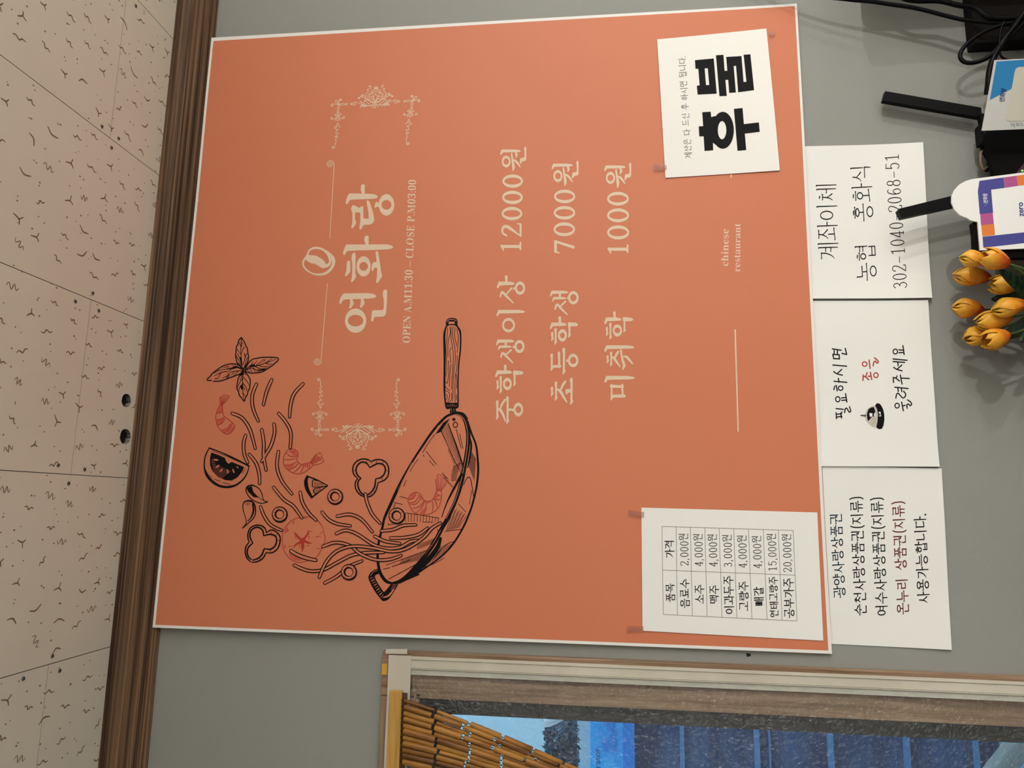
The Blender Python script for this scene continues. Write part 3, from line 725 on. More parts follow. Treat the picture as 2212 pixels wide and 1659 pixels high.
k.at((1290, 640, 6.382))
k.st([(205, 1378), (372, 1374)], 44); k.st([(195, 1240), (352, 1246)], [44, 36]); Hb(k, 198, 1208, 1440, 28); k.st([(345, 1222), (352, 1370)], [30, 24]); Vv(k, 96, 521, 1097, 1148)
Hb(k, 145, 812, 926, 28); Hb(k, 192, 763, 968, 29); k.st([(205, 842), (228, 848), (268, 905), (316, 972)], [22, 36, 32, 16]); k.st([(250, 842), (266, 800), (290, 762)], [22, 32, 26])
k.st([(325, 742), (348, 870), (372, 955), (347, 1010)], [24, 30, 40, 14]); k.st([(368, 830), (405, 838), (450, 885), (488, 930)], [22, 34, 32, 20]); Vv(k, 96, 517, 676, 724)
Hb(k, 135, 420, 551, 29); Hb(k, 182, 364, 601, 30); rng(k, (278, 472), (64, 84), (40, 38)); Vv(k, 95, 336, 291, 340); k.st([(237, 226), (241, 295)], [36, 30])
Hb(k, 375, 300, 503, 29); k.rpoly([(352, 288), (370, 286), (465, 296), (498, 316), (500, 326), (470, 343), (365, 348), (350, 325)])
k.split(lambda x, y: 2 * (0 if x < 1165 else 1 if x < 1278 else 2) + (1 if y < 575 else 0), [('visitor_lettering', None), ('price_lettering', None)] * 3, M['beige'], poster, PO)

# --- ornaments, drawn once in the lower frame of the photo and once turned over for the upper frame
def ornament(k, f, w):
    S = lambda pts, q=1.0: k.st([f(p) for p in pts], w * q, raw=True, sub=4)
    def spir(c, r, t, a0, sg, tail=None):
        P = list(tail) if tail else []
        for i in range(int(12 * t) + 1):
            g = i / (12 * t); a = a0 + sg * 2 * math.pi * t * g; P.append((c[0] + r * (1 - .85 * g) * math.cos(a), c[1] + r * (1 - .85 * g) * math.sin(a)))
        k.st([f(p) for p in P], w, raw=True, sub=2)
    def loop(c, a, L, wd):
        ux, uy = math.cos(a), math.sin(a)
        P = [(c[0] + ux * L * t - uy * wd * s_, c[1] + uy * L * t + ux * wd * s_) for t, s_ in ((0, 0), (.35, .75), (.75, 1), (1, 0), (.75, -1), (.35, -.75))]
        k.st([f(p) for p in P], w, raw=True, closed=True, sub=4)
    def dot(c, r): k.st([f((c[0] - r * .2, c[1])), f((c[0] + r * .2, c[1]))], w * r / 9, raw=True)
    for sg in (1, -1):
        # corner sprays with twisted tails (left is traced, right is its mirror)
        m = (lambda p: p) if sg == 1 else (lambda p: (2205 - p[0], p[1] + 2))
        g = f; f0 = f
        f = lambda p, m=m, f0=f0: f0(m(p))
        S = lambda pts, q=1.0: k.st([f(p) for p in pts], w * q, raw=True, sub=4)
        spir((272, 103), 34, 1.4, -.2, -1, [(330, 250), (312, 190), (308, 130)])
        S([(330, 250), (300, 275), (325, 320), (348, 362), (285, 345), (310, 385), (358, 440), (290, 440), (305, 490), (338, 530), (285, 530), (290, 575), (318, 625)])
        S([(250, 575), (285, 630), (312, 695), (335, 640), (362, 595)]); dot((248, 572), 15); dot((364, 592), 15)
        loop((300, 890), -1.57, 150, 18); spir((168, 815), 32, 1.2, -.6, -1, [(285, 870), (255, 820), (210, 787), (180, 783)]); spir((428, 820), 32, 1.2, 3.7, 1, [(310, 870), (345, 822), (385, 790), (415, 787)])
        S([(248, 755), (262, 800)], 1.2); S([(355, 752), (345, 795)], 1.2)
        S([(290, 940), (240, 905), (225, 880), (250, 872), (298, 895), (350, 878), (370, 888), (350, 915), (290, 940)])
        loop((287, 945), 1.57, 48, 20); loop((287, 1135), -1.57, 120, 22); loop((287, 1135), 0.02, 140, 20); loop((460, 1108), 1.57, 52, 20)
        loop((280, 1140), 2.2, 125, 22); spir((145, 1122), 34, 1.3, 1.6, 1, [(285, 1135), (230, 1145), (170, 1160)]); spir((315, 1243), 34, 1.3, 3.3, -1, [(290, 1140), (282, 1190)])
        f = g
        # centre piece half
        m = (lambda p: p) if sg == 1 else (lambda p: (2 * (1095 - (p[1] - 1000) * .036) - p[0], p[1] + (1095 - p[0]) * .012))
        f = lambda p, m=m, f0=f0: f0(m(p))
        S = lambda pts, q=1.0: k.st([f(p) for p in pts], w * q, raw=True, sub=4)
        S([(1090, 1120), (1030, 1085), (960, 1075), (870, 1085), (800, 1110), (700, 1160), (650, 1175), (600, 1160), (590, 1120), (625, 1100), (660, 1115), (655, 1145), (630, 1140)])
        loop((562, 1112), 1.57, 44, 20)
        S([(900, 1080), (830, 1050), (950, 1062), (1020, 1082)]); S([(830, 1095), (790, 1085), (775, 1050), (800, 1065), (850, 1085)], 1.3)
        S([(870, 1090), (800, 1140), (740, 1195), (830, 1150), (910, 1090)], .9)
        S([(1085, 1130), (1010, 1150), (950, 1195), (880, 1215), (835, 1190), (880, 1180), (930, 1140), (1000, 1095)])
        S([(1075, 1140), (990, 1175), (930, 1220), (880, 1230)])
        S([(1070, 1090), (1022, 1035)]); dot((1022, 1035), 14); S([(1085, 1085), (1078, 1018)]); dot((1078, 1015), 14)
        spir((712, 1272), 26, 1.1, -.4, -1, [(890, 1230), (830, 1270), (770, 1290), (725, 1296)]); spir((785, 1318), 34, 1.3, 1.0, 1, [(880, 1240), (850, 1300), (815, 1345)])
        S([(880, 1240), (862, 1310), (875, 1380), (915, 1420), (880, 1462), (930, 1480), (965, 1510), (955, 1545), (925, 1555), (910, 1535), (935, 1525)])
        S([(925, 1225), (905, 1290), (925, 1350), (975, 1388), (1010, 1380), (975, 1438), (1040, 1445), (1035, 1510), (1075, 1525)])
        S([(960, 1215), (940, 1290), (960, 1345), (1015, 1355), (1030, 1400), (1080, 1420)])
        S([(1090, 1150), (1060, 1230), (1040, 1290), (1065, 1320), (1080, 1365)]); S([(1080, 1150), (1030, 1220), (1000, 1270), (1010, 1310), (1030, 1290), (1060, 1210)])
        dot((970, 1285), 14); dot((992, 1222), 16); loop((1072, 1460), 1.57, 44, 18)
        f = f0
A_ = np.array([[707.8, 927.5, 1], [839.4, 928.0, 1], [688.2, 820.4, 1]]); B_ = np.array([[748.7, 225.7], [872.1, 219.2], [719.5, 318.5]])
AF = np.linalg.solve(A_, B_)
fH = lambda p: (660 + p[0] / 9.617, 810 + p[1] / 9.617)
fK = lambda p: tuple(np.array([*fH(p), 1.0]) @ AF)
for f_ in (fH, fK):
    k = art(); ornament(k, f_, 1.25); k.build('scroll_ornament', M['beige'], poster, PO)
# --- the frying pan drawing
tE = (780, 880, 6.911); tF = (780, 1080, 7.2148); tG = (930, 670, 7.2167); tA = (430, 720, 9.2167); tB = (430, 880, 7.9); tC = (510, 1020, 7.5417); tD = (620, 980, 5.529); tZ = (420, 680, 2.592)
def cv(T, pts): return [(T[0] + x / T[2], T[1] + y / T[2]) for x, y in pts]
k = art().at((0, 0, 1.0))                       # material 0 black, 1 orange
rimL = cv(tE, [(1400, 92), (1290, 125), (1180, 225), (1050, 380), (900, 600), (770, 800), (640, 1030), (540, 1230), (440, 1450), (350, 1650)]) + cv(tF, [(335, 420), (280, 640), (258, 850), (272, 1030), (310, 1160), (390, 1265), (480, 1300)])
k.st(rimL, [5, 5, 5.5, 5, 4.5, 4.2, 5, 6.5, 6.5, 5.5, 5, 5, 5.5, 6, 7, 7, 5], sub=4)
rimR = cv(tE, [(1400, 92), (1500, 120), (1565, 220), (1600, 400), (1590, 600), (1545, 880), (1490, 1150), (1410, 1400), (1290, 1659)]) + cv(tF, [(1260, 440), (1150, 650), (1010, 860), (860, 1050), (720, 1190), (600, 1270), (480, 1300)])
k.st(rimR, [5, 7, 9, 9.5, 9, 9, 9, 8, 9, 9, 9, 9, 12, 10, 8, 5], sub=4)
k.st(cv(tE, [(1330, 110), (1420, 80), (1520, 100), (1580, 170)]), [3, 5, 6, 5])
body = cv(tE, [(1590, 200), (1650, 390), (1715, 560), (1740, 760), (1748, 950), (1725, 1180), (1670, 1420)]) + cv(tF, [(1690, 200), (1590, 430), (1430, 690), (1250, 880), (1000, 1060), (800, 1190), (600, 1290)])
k.st(body, [3, 4, 4.2, 4.5, 4.8, 4.5, 4.2, 4.2, 4.2, 4, 3.6, 3.6, 4, 4], sub=4)
k.mi = 1; k.lay = 1
k.st(cv(tE, [(1160, 270), (1050, 420), (920, 610)]), .8); k.st(cv(tE, [(760, 830), (640, 1060), (545, 1240)]), [1, 1, .4]); k.st(cv(tE, [(1290, 150), (1410, 108), (1500, 135), (1560, 230), (1592, 400), (1582, 620), (1535, 900), (1478, 1150), (1400, 1400), (1270, 1659)]), 1.2)
k.st(cv(tF, [(1240, 470), (1140, 650), (1000, 850)]), [1, 1, .3])
k.mi = 0
# dark crease, base and inside shading
k.st(cv(tE, [(1500, 1000), (1420, 1150), (1340, 1300), (1270, 1450), (1205, 1640)]), [6, 5, 4, 2.5, 1.5])
k.st(cv(tE, [(1300, 240), (1370, 430), (1440, 620), (1530, 900)]), [1.6, 2.5, 3, 3]); k.st(cv(tE, [(1200, 360), (1280, 540), (1380, 760), (1490, 980)]), [2, 1.4, 1.4, 1.4])
for i in range(26):
    t = i / 25; a = (1205 + 290 * t, 365 + 590 * t); b = (1305 + 215 * t, 240 + 620 * t); k.st(cv(tE, [a, ((a[0] + b[0]) / 2 + 6, (a[1] + b[1]) / 2 - 4), b]), [.7, 1.0, 1.2])
for i in range(9):
    t = i / 8; k.st(cv(tE, [(1115 + 75 * t, 395 - 30 * t), (1230 + 90 * t, 230 - 60 * t)]), [.8, 1.1])
for i in range(14):
    t = i / 13; k.st(cv(tE, [(1295 + 90 * t, 635 + 210 * t), (1325 + 90 * t, 625 + 210 * t)]), .8)
for i in range(11):
    t = i / 10; k.st(cv(tE, [(1380 - 70 * t + 40 * t * t, 880 + 220 * t), (1480 - 60 * t, 830 + 250 * t)]), 1.3)
k.st(cv(tE, [(1215, 985), (1290, 1060)]), 1.4); k.st(cv(tE, [(1240, 1050), (1370, 1190)]), 1.4)
k.st(cv(tE, [(970, 655), (1125, 850)]), 1.3); k.st(cv(tE, [(1020, 795), (1090, 875)]), 1.2); k.st(cv(tE, [(930, 715), (942, 728)]), 1.6)
k.st(cv(tE, [(1100, 400), (1000, 540), (920, 675)]), 1.3); k.st(cv(tE, [(852, 772), (780, 870), (735, 955)]), 1.2); k.st(cv(tE, [(675, 1085), (635, 1180)]), 1.3)
k.st(cv(tE, [(580, 1328), (690, 1362)]), 1.2); k.st(cv(tE, [(500, 1420), (620, 1450)]), 1.3); k.st(cv(tE, [(510, 1430), (485, 1505)]), 1.2)
k.st(cv(tE, [(1420, 325), (1495, 612)]), 1.4); k.st(cv(tE, [(1472, 395), (1522, 615)]), 1.3)
k.ell(cv(tE, [(1385, 180)])[0], (3.5, 3.3)); k.ell(cv(tE, [(1408, 260)])[0], (5.7, 6.6), (3.8, 4.6))
# wall of the pan outside: hatching
k.st(cv(tE, [(1620, 440), (1645, 560), (1625, 740), (1590, 900)]), [2, 4, 4, 2])
for i in range(9):
    t = i / 8; k.st(cv(tE, [(1640 + 70 * t, 640 + 120 * t), (1615 + 75 * t, 900 + 190 * t)]), .9)
k.st(cv(tE, [(1530, 1160), (1570, 1070), (1605, 1040), (1640, 1090), (1680, 1330)]), [1.4, 1.8, 2, 1.8, 1.6]); k.st(cv(tE, [(1450, 1440), (1565, 1560)]), 1.3)
k.st(cv(tE, [(1650, 1240), (1620, 1450)]), 1.2)
for i in range(10):
    t = i / 9; k.st(cv(tF, [(1440 + 200 * t, 120 + 100 * t + 30 * (i % 2)), (1330 + 190 * t, 480 - 50 * t)]), 1.0)
k.st(cv(tF, [(1310, 490), (1570, 455)]), 1.3); k.st(cv(tF, [(1545, 530), (1480, 630)]), 1.2)
k.st(cv(tF, [(1455, 645), (1300, 715), (1100, 960)]), [1.6, 1.6, 1.2])
for i in range(10):
    t = i / 9; k.st(cv(tF, [(1440 - 260 * t, 680 + 60 * t), (1330 - 340 * t, 820 + 200 * t)]), [1.0, .8])
k.st(cv(tF, [(1240, 600), (1180, 760), (1040, 940), (900, 1080), (740, 1210)]), [6, 10, 11, 8, 4])
k.st(cv(tF, [(1300, 900), (1120, 1000), (950, 1060), (870, 1130)]), [1.2, 1.4, 1.6, 3]); k.st(cv(tF, [(900, 1160), (700, 1245)]), 3)
# inside bottom hatching
for i in range(13):
    t = i / 12; k.st(cv(tF, [(890 + 270 * t, 690 - 100 * t), (875 + 230 * t, 770 - 90 * t)]), 1.0)
for i in range(15):
    t = i / 14; k.st(cv(tF, [(640 + 390 * t, 930 - 150 * t), (600 + 330 * t, 1005 - 70 * t)]), 1.1)
k.st(cv(tF, [(390, 1015), (520, 970), (690, 905), (1050, 775)]), 1.2); k.st(cv(tF, [(480, 1040), (640, 985), (770, 930)]), 1.6); k.st(cv(tF, [(350, 1080), (445, 1055)]), 1.5)
k.st(cv(tF, [(435, 1230), (900, 980)]), 1.6)
for i in range(12):
    t = i / 11; k.st(cv(tF, [(690 + 520 * t, 200 + 80 * t), (690 + 510 * t, 335 + 0 * t)]), 1.0)
k.st(cv(tF, [(690, 200), (860, 225), (1215, 280)]), 1.2); k.st(cv(tF, [(960, 340), (1130, 350)]), 1.1); k.st(cv(tF, [(425, 365), (425, 400)]), 1.2); k.st(cv(tF, [(425, 382), (500, 380)]), 1.2); k.st(cv(tF, [(1190, 450), (1205, 530)]), 1.3)
# side handle
k.lay = 0
k.poly(cv(tF, [(262, 1075), (170, 1110), (118, 1185), (128, 1260), (200, 1400), (310, 1550), (352, 1575), (430, 1545), (520, 1420), (575, 1320), (550, 1290), (480, 1300), (370, 1425), (330, 1400), (215, 1200), (290, 1140)]), smooth=True)
k.mi = 1; k.lay = 1
for i in range(9):
    t = i / 8; k.st(cv(tF, [(140 + 170 * t, 1225 + 290 * t), (185 + 160 * t, 1205 + 275 * t)]), 1.9 if i % 2 else 1.0)
k.st(cv(tF, [(345, 1520), (430, 1490), (505, 1400)]), [2, 4, 3]); k.st(cv(tF, [(150, 1180), (190, 1120), (255, 1095)]), 1)
for i in range(4): k.st(cv(tF, [(465 + 10 * i, 1395 - 26 * i), (525 + 9 * i, 1385 - 20 * i)]), .8)
# long handle
k.mi = 0; k.lay = 0
k.poly(cv(tG, [(240, 240), (215, 300), (197, 410), (203, 700), (203, 1000), (203, 1250), (220, 1430), (235, 1520), (265, 1545), (305, 1540), (305, 1605), (400, 1590), (393, 1540), (425, 1525), (440, 1470), (440, 1100), (450, 850), (475, 640), (483, 420), (470, 310), (425, 240), (420, 170), (400, 135), (340, 120), (280, 130), (240, 175)]), smooth=True)
k.mi = 1; k.lay = 1
k.poly(cv(tG, [(265, 250), (240, 320), (232, 450), (238, 700), (235, 1000), (232, 1250), (240, 1400), (262, 1440), (400, 1440), (418, 1420), (420, 1100), (430, 850), (452, 640), (458, 420), (440, 320), (390, 245), (330, 235)]), smooth=True)
k.poly(cv(tG, [(280, 180), (375, 180), (378, 212), (285, 220)])); k.st(cv(tG, [(255, 180), (290, 150), (350, 143), (400, 165)]), 1.2)
k.mi = 0; k.lay = 2
for g in ([(265, 270), (260, 400), (242, 560), (250, 800), (255, 940), (240, 1015)], [(300, 265), (310, 360), (275, 480), (272, 730)], [(325, 260), (318, 400), (340, 560), (355, 680), (350, 900), (335, 1060), (330, 1230)],
          [(355, 250), (345, 400), (380, 600), (385, 800), (360, 1000), (352, 1200), (348, 1420)], [(385, 265), (375, 400), (402, 520), (405, 560)], [(410, 285), (432, 430), (418, 660)], [(325, 590), (302, 640), (315, 820)],
          [(418, 705), (410, 900), (385, 1060), (380, 1300), (385, 1430)], [(400, 1000), (412, 1110), (405, 1220)], [(278, 790), (285, 930), (275, 1060), (262, 1140), (235, 1115)], [(320, 840), (305, 980), (297, 1100), (298, 1190)],
          [(232, 1190), (260, 1230), (300, 1245)], [(232, 1255), (290, 1285), (297, 1350), (268, 1430)], [(240, 1310), (262, 1340), (245, 1400)], [(330, 1290), (325, 1400), (280, 1440)], [(403, 1320), (405, 1395)]):
    k.st(cv(tG, g), 1.35)
k.mi = 1; k.lay = 1
for x in (265, 290, 320, 345, 370, 398): k.st(cv(tG, [(x, 1465 + abs(x - 335) * .3), (x - 4 if x < 335 else x + 3, 1500)]), .8)
k.st(cv(tG, [(322, 1530), (330, 1590)]), .7); k.st(cv(tG, [(360, 1535), (370, 1580)]), .6)
k.build('pan_drawing', [M['black'], M['orange']], poster, PO, 'black line drawing of a frying pan')

# --- prawns and tomato in red
k = art().at((0, 0, 1.0)); k.lay = 3              # 0 red line, 1 rose tint, 2 dark red
def prawn(outline, tail, bands, tint, T):
    k.mi = 1; k.lay = 3
    for q in tint: k.poly(cv(T, q))
    k.mi = 0; k.lay = 4
    k.st(cv(T, outline), 1.6, closed=True, sub=4)
    for q in tail: k.st(cv(T, q), 1.3)
    for q in bands: k.st(cv(T, q), [1.0] + [1.9] * (len(q) - 2) + [1.0])
s1 = (0, 720, 1)
TA2 = lambda x, y: ((430 + x / 9.2167 - 430) * 7.9, (720 + y / 9.2167 - 880) * 7.9)
prawn([TA2(410, 1440), (300, 90), (288, 190), (310, 300), (370, 390), (430, 440), (490, 457), (560, 420), (612, 335), (590, 285), (520, 220), (430, 150), (403, 70), TA2(460, 1440)],
      [[TA2(420, 1430), TA2(415, 1280), TA2(440, 1290), TA2(440, 1420)], [TA2(440, 1430), TA2(465, 1245), TA2(560, 1240), TA2(600, 1272), TA2(455, 1440)], [TA2(445, 1430), TA2(495, 1260)], [TA2(450, 1430), TA2(530, 1255)], [TA2(455, 1435), TA2(570, 1260)]],
      [[(300, 98), (350, 95), (402, 80)], [(300, 210), (370, 200), (432, 160)], [(315, 310), (390, 270), (440, 190)], [(385, 385), (480, 360), (545, 270)], [(440, 440), (530, 370), (570, 270)], [(490, 440), (560, 390), (595, 310)]],
      [[TA2(415, 1440), TA2(460, 1440), (400, 80), (305, 95)], [(300, 210), (370, 195), (430, 160), (440, 200), (390, 265), (315, 310)], [(385, 385), (480, 360), (540, 280), (570, 270), (530, 370), (440, 440)]], tB)
prawn([(1530, 715), (1465, 800), (1438, 900), (1455, 1000), (1520, 1070), (1600, 1115), (1700, 1137), (1800, 1105), (1900, 1035), (1935, 985), (1900, 940), (1810, 960), (1740, 972), (1690, 930), (1668, 885), (1692, 820), (1675, 745), (1610, 712)],
      [[(1895, 940), (2000, 795)], [(1900, 945), (2050, 775), (2108, 855)], [(1910, 955), (2080, 850), (2128, 920)], [(1930, 985), (2060, 965), (2128, 920)], [(1900, 950), (2040, 830)], [(1915, 965), (2090, 890)]],
      [[(1490, 775), (1560, 835), (1685, 835)], [(1450, 885), (1540, 895), (1668, 870)], [(1450, 980), (1560, 980), (1680, 920)], [(1530, 1070), (1630, 1020), (1700, 950)], [(1610, 1110), (1690, 1050), (1750, 975)], [(1720, 1130), (1770, 1050), (1780, 965)], [(1860, 1060), (1855, 1000), (1840, 950)], [(1890, 1035), (1885, 990), (1870, 945)], [(1540, 745), (1600, 770), (1660, 745)]],
      [[(1535, 720), (1600, 715), (1660, 745), (1600, 768)], [(1590, 770), (1680, 770), (1685, 830), (1600, 820)], [(1455, 985), (1560, 985), (1640, 950), (1600, 1020), (1520, 1060)], [(1780, 965), (1840, 950), (1845, 1010), (1780, 1020)], [(1900, 940), (2020, 830), (2080, 870), (1930, 980)]], tB)
prawn([(700, 1380), (740, 1305), (825, 1265), (890, 1300), (945, 1388), (1060, 1385), (1130, 1250), (1190, 1250), (1203, 1300), (1190, 1400), (1145, 1510), (1050, 1580), (920, 1605), (800, 1575), (735, 1490)],
      [[(1130, 1250), (1110, 1070)], [(1140, 1250), (1138, 1020), (1220, 1025), (1305, 1080)], [(1195, 1250), (1305, 1085)], [(1150, 1240), (1160, 1040)], [(1165, 1240), (1200, 1040)], [(1175, 1240), (1235, 1040)], [(1185, 1245), (1270, 1080)]],
      [[(705, 1380), (780, 1355), (825, 1270)], [(710, 1420), (800, 1410), (880, 1310)], [(720, 1440), (820, 1440), (910, 1340)], [(760, 1510), (870, 1480), (945, 1390)], [(820, 1580), (900, 1500), (950, 1400)], [(940, 1600), (970, 1500), (960, 1390)], [(1060, 1570), (1075, 1480), (1060, 1385)], [(1140, 1500), (1125, 1430), (1080, 1370)], [(1075, 1360), (1140, 1380), (1195, 1360)], [(1110, 1290), (1160, 1310), (1200, 1330)]],
      [[(705, 1378), (745, 1305), (825, 1268), (780, 1352)], [(830, 1300), (900, 1320), (930, 1390), (870, 1350)], [(870, 1580), (940, 1500), (970, 1500), (940, 1600)], [(960, 1395), (1050, 1390), (1040, 1420), (970, 1440)], [(1080, 1350), (1110, 1300), (1160, 1320), (1120, 1370)]], tE)
k.mi = 0; k.lay = 3
k.st(cv(tC, [(1000, 745), (930, 775), (870, 815), (785, 930), (752, 1080), (765, 1230), (850, 1380), (960, 1455), (1060, 1470), (1200, 1430), (1320, 1370), (1395, 1240), (1450, 1100), (1430, 980), (1385, 850), (1300, 760), (1180, 727), (1090, 735)]), 1.5, closed=True, sub=4)
k.poly(cv(tC, [(935, 968), (990, 1010), (1065, 1080), (1110, 1060), (1160, 990), (1186, 928), (1190, 1000), (1125, 1090), (1135, 1112), (1250, 1165), (1160, 1163), (1108, 1140), (1112, 1220), (1078, 1312), (1062, 1230), (1060, 1160), (1000, 1180), (918, 1243), (960, 1170), (1050, 1115), (985, 1060)]))
k.mi = 1
k.poly(cv(tC, [(790, 950), (830, 880), (860, 960), (800, 1000)])); k.poly(cv(tC, [(900, 810), (960, 780), (940, 860)])); k.poly(cv(tC, [(860, 1280), (980, 1350), (1080, 1440), (960, 1440), (870, 1360)])); k.poly(cv(tC, [(770, 1180), (815, 1190), (800, 1260)]))
k.mi = 0
for a, b in (((940, 980), (1000, 1010)), ((960, 1030), (985, 1110)), ((860, 1215), (930, 1190)), ((1200, 960), (1245, 965)), ((1180, 1040), (1200, 1080)), ((1310, 1050), (1390, 1040)), ((1150, 1200), (1210, 1190)), ((1320, 1245), (1370, 1240)), ((1110, 750), (1160, 740)), ((820, 940), (870, 945)), ((1340, 800), (1380, 860)), ((1370, 1000), (1410, 960)), ((1030, 1180), (1040, 1240)), ((1040, 1380), (1080, 1410))): k.st(cv(tC, [a, b]), [1.4, .6])
k.split(lambda x, y: 0 if x < 525 and y < 950 else 1 if y < 1040 and x < 720 else 2 if x < 730 else 3, [('prawn_drawing', 'red drawing of the upright prawn'), ('prawn_drawing', 'red drawing of the curled prawn in mid air'), ('tomato_drawing', 'red drawing of a whole tomato'), ('prawn_drawing', 'red drawing of the prawn inside the pan')], [M['red'], M['rosy']], poster, PO)

# --- noodles, vegetables and basil
k = art().at((0, 0, 1.0)); k.lay = 6
def noodle(pts, T=tZ, w=8.4, wi=4.0, lay=6):
    q = cv(T, pts); n = len(q)
    k.mi = 0; k.lay = lay; k.st(q, [w * .92] + [w] * (n - 2) + [w * .85], sub=7)
    k.mi = 1; k.lay = lay + 1; k.st(q, [wi] + [wi * .95] * (n - 2) + [wi * .75], sub=7)
NO = [[(348, 388), (325, 450), (328, 520), (358, 595)], [(433, 364), (405, 430), (387, 503)], [(608, 387), (560, 440), (540, 500), (533, 572)], [(212, 552), (268, 578), (312, 645), (341, 748)], [(472, 552), (512, 600), (540, 660), (537, 745)],
      [(446, 612), (449, 660), (430, 730), (402, 778), (377, 822)], [(378, 644), (389, 720), (388, 790), (402, 870)], [(287, 676), (276, 720), (280, 780), (299, 828)], [(308, 782), (345, 830), (363, 890), (366, 945)], [(471, 766), (463, 850), (490, 930), (546, 1003)],
      [(444, 967), (500, 1033), (555, 1072), (602, 1137)], [(593, 994), (605, 1050), (640, 1108), (682, 1150)], [(371, 1076), (393, 1130), (430, 1178), (488, 1207)], [(715, 1105), (750, 1145), (800, 1170), (873, 1182)],
      [(800, 1128), (870, 1118), (935, 1145), (996, 1215)], [(958, 1003), (967, 1050), (995, 1115), (1040, 1167)]]
for q in NO: noodle(q)
for i, q in enumerate([[(1047, 1210), (1110, 1203), (1170, 1180), (1240, 1176)], [(1100, 1250), (1180, 1247), (1255, 1230), (1306, 1194)], [(795, 1225), (850, 1207), (915, 1230), (1000, 1285), (1075, 1307), (1150, 1302), (1210, 1270), (1262, 1262)], [(1010, 1240), (1070, 1268), (1150, 1280)],
          [(560, 1402), (640, 1433), (720, 1428), (800, 1387), (880, 1347), (960, 1333), (1060, 1330)], [(720, 1297), (790, 1275), (870, 1292), (930, 1338), (1010, 1370), (1090, 1370), (1158, 1348)], [(700, 1468), (740, 1382), (800, 1322), (890, 1296), (1000, 1305), (1105, 1325), (1190, 1308), (1280, 1250), (1330, 1195), (1378, 1165)]]):
    noodle(q, lay=8 + i)
noodle([(730, 1502), (800, 1463), (860, 1412), (938, 1378)]); noodle([(542, 1322), (580, 1345), (630, 1363), (680, 1374)], w=9.5, wi=5.2)
# onion rings
for c, s in (((788, 1018), 1), ((478, 1117), 1), ((865, 1440), 1.02), ((1133, 1125), 1.04)):
    c = cv(tZ, [c])[0]; r = 16.8 * s
    k.mi = 1; k.lay = 16; k.ell(c, (r, r)); k.mi = 0; k.lay = 17; k.ell((c[0] + .5, c[1] + .5), (r + .6, r + .8), (r - 2.0, r - 2.4), ci=(c[0] - .2, c[1] - .3))
    k.ell((c[0] - .6, c[1] - .3), (10.4 * s, 10.6 * s), (7.6 * s, 8.0 * s), ci=(c[0] + .6, c[1] + .5))
    for a in (-1.9, -1.7, .1, -2.8, 2.9, 1.0, 1.2, -.6): k.st([(c[0] + 11.5 * math.cos(a), c[1] + 11.5 * math.sin(a)), (c[0] + 15 * math.cos(a), c[1] + 15 * math.sin(a))], .7)
# pepper rings
k.lay = 5; k.mi = 0
def trefoil(T, outer, inner, gap=False):
    for L, wd in ((outer, 2.9), (inner, 3.3)):
        for seg in L: k.st(cv(T, seg), [wd * .7] + [wd] * (len(seg) - 2) + [wd * .7], sub=5)
trefoil(tD, [[(1005, 97), (960, 68), (880, 68), (812, 112), (786, 180), (800, 250), (848, 297)], [(848, 297), (820, 335), (817, 400), (850, 468), (920, 512), (1000, 508), (1060, 445), (1090, 345)], [(1090, 345), (1160, 318), (1208, 260), (1214, 170), (1180, 102), (1110, 70), (1040, 78), (1005, 100)]],
        [[(988, 165), (950, 112), (890, 102), (842, 140), (825, 195), (842, 255), (885, 295)], [(885, 295), (852, 330), (850, 390), (880, 460), (940, 497), (1000, 465), (1045, 400), (1055, 340), (1060, 300)], [(1060, 300), (1120, 285), (1163, 240), (1175, 180), (1150, 132), (1090, 117), (1035, 140), (988, 165)]])
trefoil(tC, [[(495, 985), (470, 910), (400, 868), (310, 868), (232, 912), (195, 1000), (198, 1090), (215, 1140)], [(215, 1140), (165, 1205), (150, 1300), (180, 1400), (240, 1460)], [(260, 1470), (350, 1455), (440, 1400), (490, 1310)], [(490, 1310), (590, 1310), (680, 1240), (718, 1130), (712, 1040), (650, 968), (570, 942), (495, 985)]],
        [[(450, 1035), (435, 950), (370, 900), (295, 910), (237, 970), (230, 1060), (275, 1155)], [(275, 1155), (205, 1220), (182, 1300), (205, 1380), (250, 1425)], [(270, 1430), (350, 1408), (420, 1345), (458, 1255), (480, 1245)], [(480, 1245), (560, 1255), (635, 1200), (662, 1110), (640, 1042), (560, 1012), (450, 1035)]])
for T, pts in ((tD, [((960, 75), (950, 105)), ((1075, 85), (1065, 115)), ((1150, 95), (1135, 120)), ((1185, 200), (1208, 205)), ((1140, 290), (1135, 320)), ((1060, 400), (1080, 410)), ((1030, 440), (1055, 460)), ((870, 470), (885, 455)), ((800, 200), (820, 200))]), (tC, [((430, 900), (450, 880)), ((570, 970), (580, 1000)), ((650, 1030), (670, 1010)), ((680, 1110), (710, 1110)), ((560, 1265), (565, 1300)), ((450, 1350), (470, 1370)), ((390, 1400), (400, 1430)), ((290, 1440), (292, 1460)), ((180, 1380), (200, 1370))])):
    for a, b in pts: k.st(cv(T, [a, b]), 1.0)
k.build('noodle_and_vegetable_drawing', [M['black'], M['orange']], poster, PO, 'black drawing of noodles, onion rings and pepper rings')
